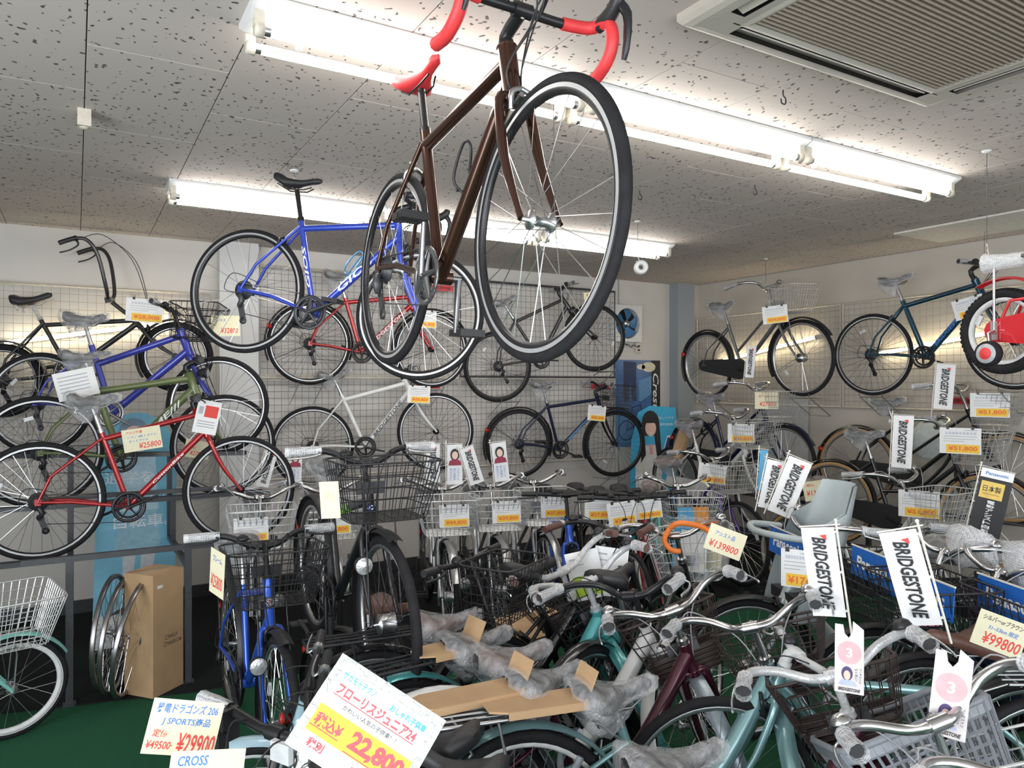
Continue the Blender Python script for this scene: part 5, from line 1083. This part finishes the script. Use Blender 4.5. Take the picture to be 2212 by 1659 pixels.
# ================================================================ racks, stands, brackets
def channel(x0, x1, y, z, w_=.055): 
    b = MB(); b.box(((x0+x1)/2, y, z-.006), (x1-x0, w_, .004))
    for s_ in (-1, 1): b.box(((x0+x1)/2, y+s_*w_/2, z+.006), (x1-x0, .004, .028))
    return b
rk = empty('bicycle_rack', TR(.30, 5.1, 0)); tag(rk, 'dark steel rack with stepped rails holding the left bicycles', 'rack'); o0 = V((.30, 5.1, 0))
def P_(b, nm): b.xf(TR(*(-o0))); return part(nm, b, DKST, rk)
for x in (-.03, .55):
    P_(MB().box((x, 4.55, .385), (.035, .035, .77)).box((x, 4.55, .004), (.06, .06, .008)), 'post'); P_(MB().box((x, 5.72, .64), (.035, .035, 1.28)), 'post')
    P_(MB().box((x, 5.13, .66), (.03, 1.2, .03)), 'bearer'); P_(MB().box((x, 5.10, .66), (.03, .03, .05)), 'bearer'); P_(MB().box((x, 5.30, .80), (.03, .03, .28)), 'post'); P_(MB().box((x, 5.52, .94), (.03, .03, .56)), 'post')
P_(MB().box((.28, 4.55, .775), (1.05, .03, .03)), 'front_rail'); P_(MB().box((.28, 5.05, 1.03), (1.0, .025, .025)), 'back_rail')
for yy, zz in ((4.888, .70), (5.302, .945)): P_(channel(-.42, 1.12, yy, zz), 'wheel_channel')
b = channel(-.75, .75, 0, 0); b.xf(TR(.30, 5.52, 1.225) @ RZ(rad(-22))); P_(b, 'wheel_channel')
for i, (x, y0, y1, z, lab) in enumerate(((5.42, 4.2, 5.7, .665, 'top rail under the dark blue bicycle'), (5.05, 4.1, 5.6, .415, 'middle rail under the white CASSON bicycle'), (4.62, 3.95, 5.45, .085, 'low rail under the purple bicycle'), (5.94, 2.7, 4.15, .65, 'top rail under the tan-tyred bicycle by the right wall'), (5.44, 2.55, 4.05, .395, 'middle rail under the looped-frame bicycle'), (4.75, 2.4, 3.9, .055, 'low rail under the cream bicycle'))):
    r_ = empty('bicycle_rail', TR(x, (y0+y1)/2, 0)); tag(r_, 'dark steel '+lab, 'rack', 'display rails'); L = y1-y0; yw_ = -10 if i in (3, 4) else 0
    rot_ = RZ(rad(-yw_ if yw_ else 0)) 
    ch = channel(-L/2, L/2, 0, z); ch.xf(RZ(rad(90)) if not yw_ else RZ(rad(100))); part('wheel_channel', ch, DKST, r_)
    for s_ in (-.35, .35): part('post', MB().box((0, s_*L, (z-.008)/2), (.035, .035, max(z-.008, .01))).box((0, s_*L, .004), (.20, .05, .008)), DKST, r_)
sd = empty('display_stand', TR(1.06, 3.35, 0)); tag(sd, 'dark steel display stand under the black raised bicycle', 'stand')
part('post', MB().tube([(0, .15, 0), (0, .15, .62)], .018, 8), DKST, sd); part('base', MB().box((0, .15, .006), (.36, .05, .012)).box((0, .15, .006), (.05, .5, .012)), DKST, sd)
part('wheel_support', MB().tube(catmull([(0, .15, .30), (-.03, .30, .34), (-.03, .46, .42), (-.03, .62, .43)], 4), .012, 7).tube([(0, .15, .32), (.0, -.25, .40), (0, -.60, .425)], .012, 7).box((0, -.60, .42), (.10, .06, .012)).box((-.03, .62, .42), (.10, .06, .012)), DKST, sd)
part('frame_hook', MB().tube([(0, .15, .62), (.0, .08, .66)], .012, 7), DKST, sd)
def bracket(label, root, lp, nrm):
    p = root.matrix_basis @ V(lp); N = V(nrm); S = V((0, 0, 1)).cross(N); r_ = empty('wire_bracket', TR(*p)); tag(r_, label, 'bracket', 'wire brackets under the wall bicycles')
    depth = .22; b = MB()
    for s_ in (-1, 1): b.tube([S*s_*.10-N*depth+V((0, 0, -.02)), S*s_*.10+N*.06+V((0, 0, -.012)), S*s_*.10+N*.07+V((0, 0, .02))], .004, 5); b.tube([S*s_*.10+N*.05+V((0, 0, -.014)), S*s_*.10-N*depth+V((0, 0, -.17))], .004, 5)
    b.tube([S*-.10+N*.06+V((0, 0, -.012)), S*.10+N*.06+V((0, 0, -.012))], .004, 5); b.tube([S*-.10-N*.04+V((0, 0, -.012)), S*.10-N*.04+V((0, 0, -.012))], .004, 5)
    part('wire_arms', b, ALLOY, r_); part('cross_wire', MB().tube([S*-.10-N*depth+V((0, 0, -.17)), S*.10-N*depth+V((0, 0, -.17))], .004, 5), ALLOY, r_)
for nm, N, wb in (('red hybrid bicycle on', (0, -1, 0), .525), ('matt black hybrid', (0, -1, 0), .525), ('white hybrid bicycle on the lower', (0, -1, 0), .525), ('black hybrid bicycle with blue', (0, -1, 0), .525), ('very high handlebars', (0, -1, 0), .56)):
    r_ = bk(nm)
    for s_, t_ in ((-1, 'rear'), (1, 'front')): bracket('silver wire bracket under the %s wheel of the %s' % (t_, {'r': 'red wall bicycle', 'm': 'matt black wall bicycle', 'w': 'white wall bicycle', 'b': 'black and blue wall bicycle', 'v': 'high-bar bicycle'}[nm[0]]), r_, (s_*wb, 0, -.002), N)
for nm, wb, nn in (('grey step-through', .56, 'grey step-through bicycle'), ('dark teal hybrid', .525, 'teal hybrid bicycle')):
    r_ = bk(nm)
    for s_, t_ in ((-1, 'rear'), (1, 'front')): bracket('silver wire bracket under the %s wheel of the %s' % (t_, nn), r_, (s_*wb, 0, -.002), (-1, 0, 0))
# ================================================================ boxes, loose wheels, cardboard sleeves
bx = obj('cardboard_box', MB().box((0, 0, .33), (.215, .20, .66)).mesh('cardboard_box', CARD), None, TR(.375, 4.53, .008) @ RZ(rad(40))); tag(bx, 'tall brown cardboard box with printed size marks by the rack post', 'box')
fr_ = TR(0, -.1002, 0) @ RX(rad(90))
text('□WLF', .085, .022, PBLK, bx, TR(.02, -.1006, .30) @ RX(PI/2)); text('□WLR136', .125, .022, PBLK, bx, TR(.03, -.1006, .265) @ RX(PI/2)); part('shipping_label', MB().box((-.06, -.1006, .59), (.035, .001, .016)), PAPER, bx); part('packing_tape', MB().box((0, 0, .6606), (.217, .05, .0012)).box((.1079, 0, .62), (.0012, .05, .08)), simple('packing_tape', (.52, .38, .22), .25), bx)
for i, (x, y, yw, ln) in enumerate(((.185, 4.60, 70, 5), (.235, 4.53, 68, 9), (.155, 4.66, 72, 2))):
    M = TR(x, y, .010) @ RZ(rad(yw)) @ RX(rad(ln)) @ TR(0, 0, .312)
    r_ = obj('bare_wheel', m_rim(.335, .030, .022, .012, 56, simple('smoked_alloy', (.30, .30, .31), .28, .95)), None, M); tag(r_, ('bare spoked wheel in the middle of the leaning stack', 'bare spoked wheel resting against the cardboard box', 'bare spoked wheel at the standee side of the leaning stack')[i], 'wheel', 'bare wheels leaning by the box')
    obj('spokes', m_spokes(.335, .030, .022, 36, False, SPK, .0012), r_); obj('hub', m_hub(False, ALLOY), r_)
    if i == 1: part('cassette', MB().lathe([(.01, -.06), (.05, -.05), (.055, -.04), (.03, -.03)], 20), DKST, r_)
def sleeve(label, root, lx0, lx1, lz, wd, flap=True):
    b = MB(); b.box(((lx0+lx1)/2, 0, lz), (lx1-lx0, wd, .006))
    for s_ in (-1, 1): b.box(((lx0+lx1)/2, s_*wd/2, lz-.009), (lx1-lx0, .004, .022))
    r_ = obj('cardboard_sleeve', b.mesh('cardboard_sleeve', CARD), None, root.matrix_basis.copy()); tag(r_, label, 'cardboard', 'cardboard sleeves on the rear racks')
    if flap: part('flap', MB().box((lx1+.015, 0, lz+.04), (.004, wd*.95, .10), Matrix.Rotation(rad(25), 3, 'Y')), CARD, r_); part('end_tongue', MB().prism([(lx0-.05, -wd*.3), (lx0, -wd*.48), (lx0, wd*.48), (lx0-.05, wd*.3)], lz-.003, lz+.003, axis='z'), CARD, r_)
rx = -.55
sleeve('flat cardboard sleeve on the rear rack of the pale teal bicycle', bk('pale teal city'), rx-.05, rx+.20, .745, .14)
sleeve('flat cardboard sleeve on the rear rack of the maroon bicycle with chrome bars', bk('maroon city bicycle with wide'), rx-.10, rx+.20, .745, .14)
sleeve('strapped cardboard sleeve on the rear rack of the aqua electric bicycle', bk('aqua electric'), -.44, -.27, .745, .13)
o = obj('cardboard_box', MB().box((0, 0, .06), (.36, .22, .12)).mesh('cardboard_box', CARD), None, TR(1.98, 3.15, .40) @ RZ(rad(10))); tag(o, 'small open cardboard box behind the black folding bicycle basket', 'box'); part('flap', MB().box((0, -.16, .115), (.36, .10, .004), Matrix.Rotation(rad(15), 3, 'X')), CARD, o)
o = obj('cardboard_strip', MB().box((0, 0, .15), (.05, .12, .30)).mesh('cardboard_strip', CARD), None, TR(5.02, 5.34, .98) @ RX(rad(8)) @ RY(rad(18))); tag(o, 'folded cardboard strip by the rear wheel of the white CASSON bicycle', 'cardboard'); part('edge_tape', MB().box((.0255, 0, .15), (.001, .11, .28)), simple('packing_tape', (.52, .38, .22), .25), o)
# child seat on the grey electric bicycle
eb = bk('with a child seat'); SEATM = simple('child_seat_grey', (.40, .46, .47), .4, var=.04)
rows = []
for i in range(9):
    t = i/8; z = .60+.62*t; row = []
    for kx in range(13):
        a_ = -PI*.62+PI*1.24*kx/12; rx_ = .17+.03*math.sin(t*PI); row.append((.30-.10*t+.17*math.cos(a_)*-1+.05*(1-t), rx_*math.sin(a_), z-(.18*t*abs(kx-6)/6 if abs(kx-6) > 3 else 0)))
    rows.append(row)
cs_ = part('child_seat', MB().grid(rows).grid([[(p[0]*.985+.006, p[1]*.95, p[2]+.004) for p in r_] for r_ in rows]), SEATM, eb); cs_['label'] = 'pale grey plastic child seat shell'
part('grab_bar', MB().tube(catmull([(.30, .19, .98), (.46, .17, 1.0), (.52, 0, 1.0), (.46, -.17, 1.0), (.30, -.19, .98)], 4), .016, 8), SEATM, cs_); part('seat_cushion', MB().box((.27, 0, .68), (.22, .26, .05)), SADB, cs_)
# lid film over the leaflet basket
n1 = bk('covered wire basket'); G_ = geo(**CITY)
part('plastic_cover', MB().grid([[(.36+.16*i, -.19+.38*k/4, .985+.02*math.sin(i*2+k)) for k in range(5)] for i in range(3)]), FILMT, n1); 
for dx, yy, m_ in ((.12, .03, PAPER), (.20, -.04, CREAM), (.16, .09, PSKY)): 
    board('leaflet', {0: 'white leaflet standing in the covered basket', 1: 'cream leaflet standing in the covered basket', 2: 'blue leaflet standing in the covered basket'}[(PAPER, CREAM, PSKY).index(m_)], 'leaflet', n1.matrix_basis @ TR(.36+dx, yy, .86) @ RZ(rad(-100)) @ RX(rad(80)), .16, .20, m_)

f1 = bk('two cream price cards'); Gf = geo(R=.255, wb=1.0, bbx=.38, drop=-.02, stl=.26, sad=.34, hta=70, htl=.12, stem=.22, reach=.02)
rf_ = part('front_reflector', MB().box(Gf['bar']+V((.035, .06, -.015)), (.014, .062, .046)).box(Gf['bar']+V((.018, .06, -.005)), (.03, .014, .014)), RFL_W, f1); rf_['label'] = 'clear front reflector'
part('bar_clamp', MB().box(Gf['bar']+V((.0, -.19, -.02)), (.05, .05, .08)).box(Gf['bar']+V((.03, -.17, -.05)), (.03, .03, .04)), BLKA, f1)
lk = obj('cable_lock', MB().tube(catmull([(2.40, 2.60, 1.02), (2.43, 2.56, 1.05), (2.52, 2.50, 1.03), (2.55, 2.47, .99)], 5), .013, 8).tube(catmull([(2.40, 2.60, 1.02), (2.37, 2.60, .97), (2.38, 2.57, .93), (2.42, 2.55, .92)], 5), .013, 8).mesh('cable_lock', ORANGE)); tag(lk, 'orange cable lock looped on black-gripped bars', 'lock')
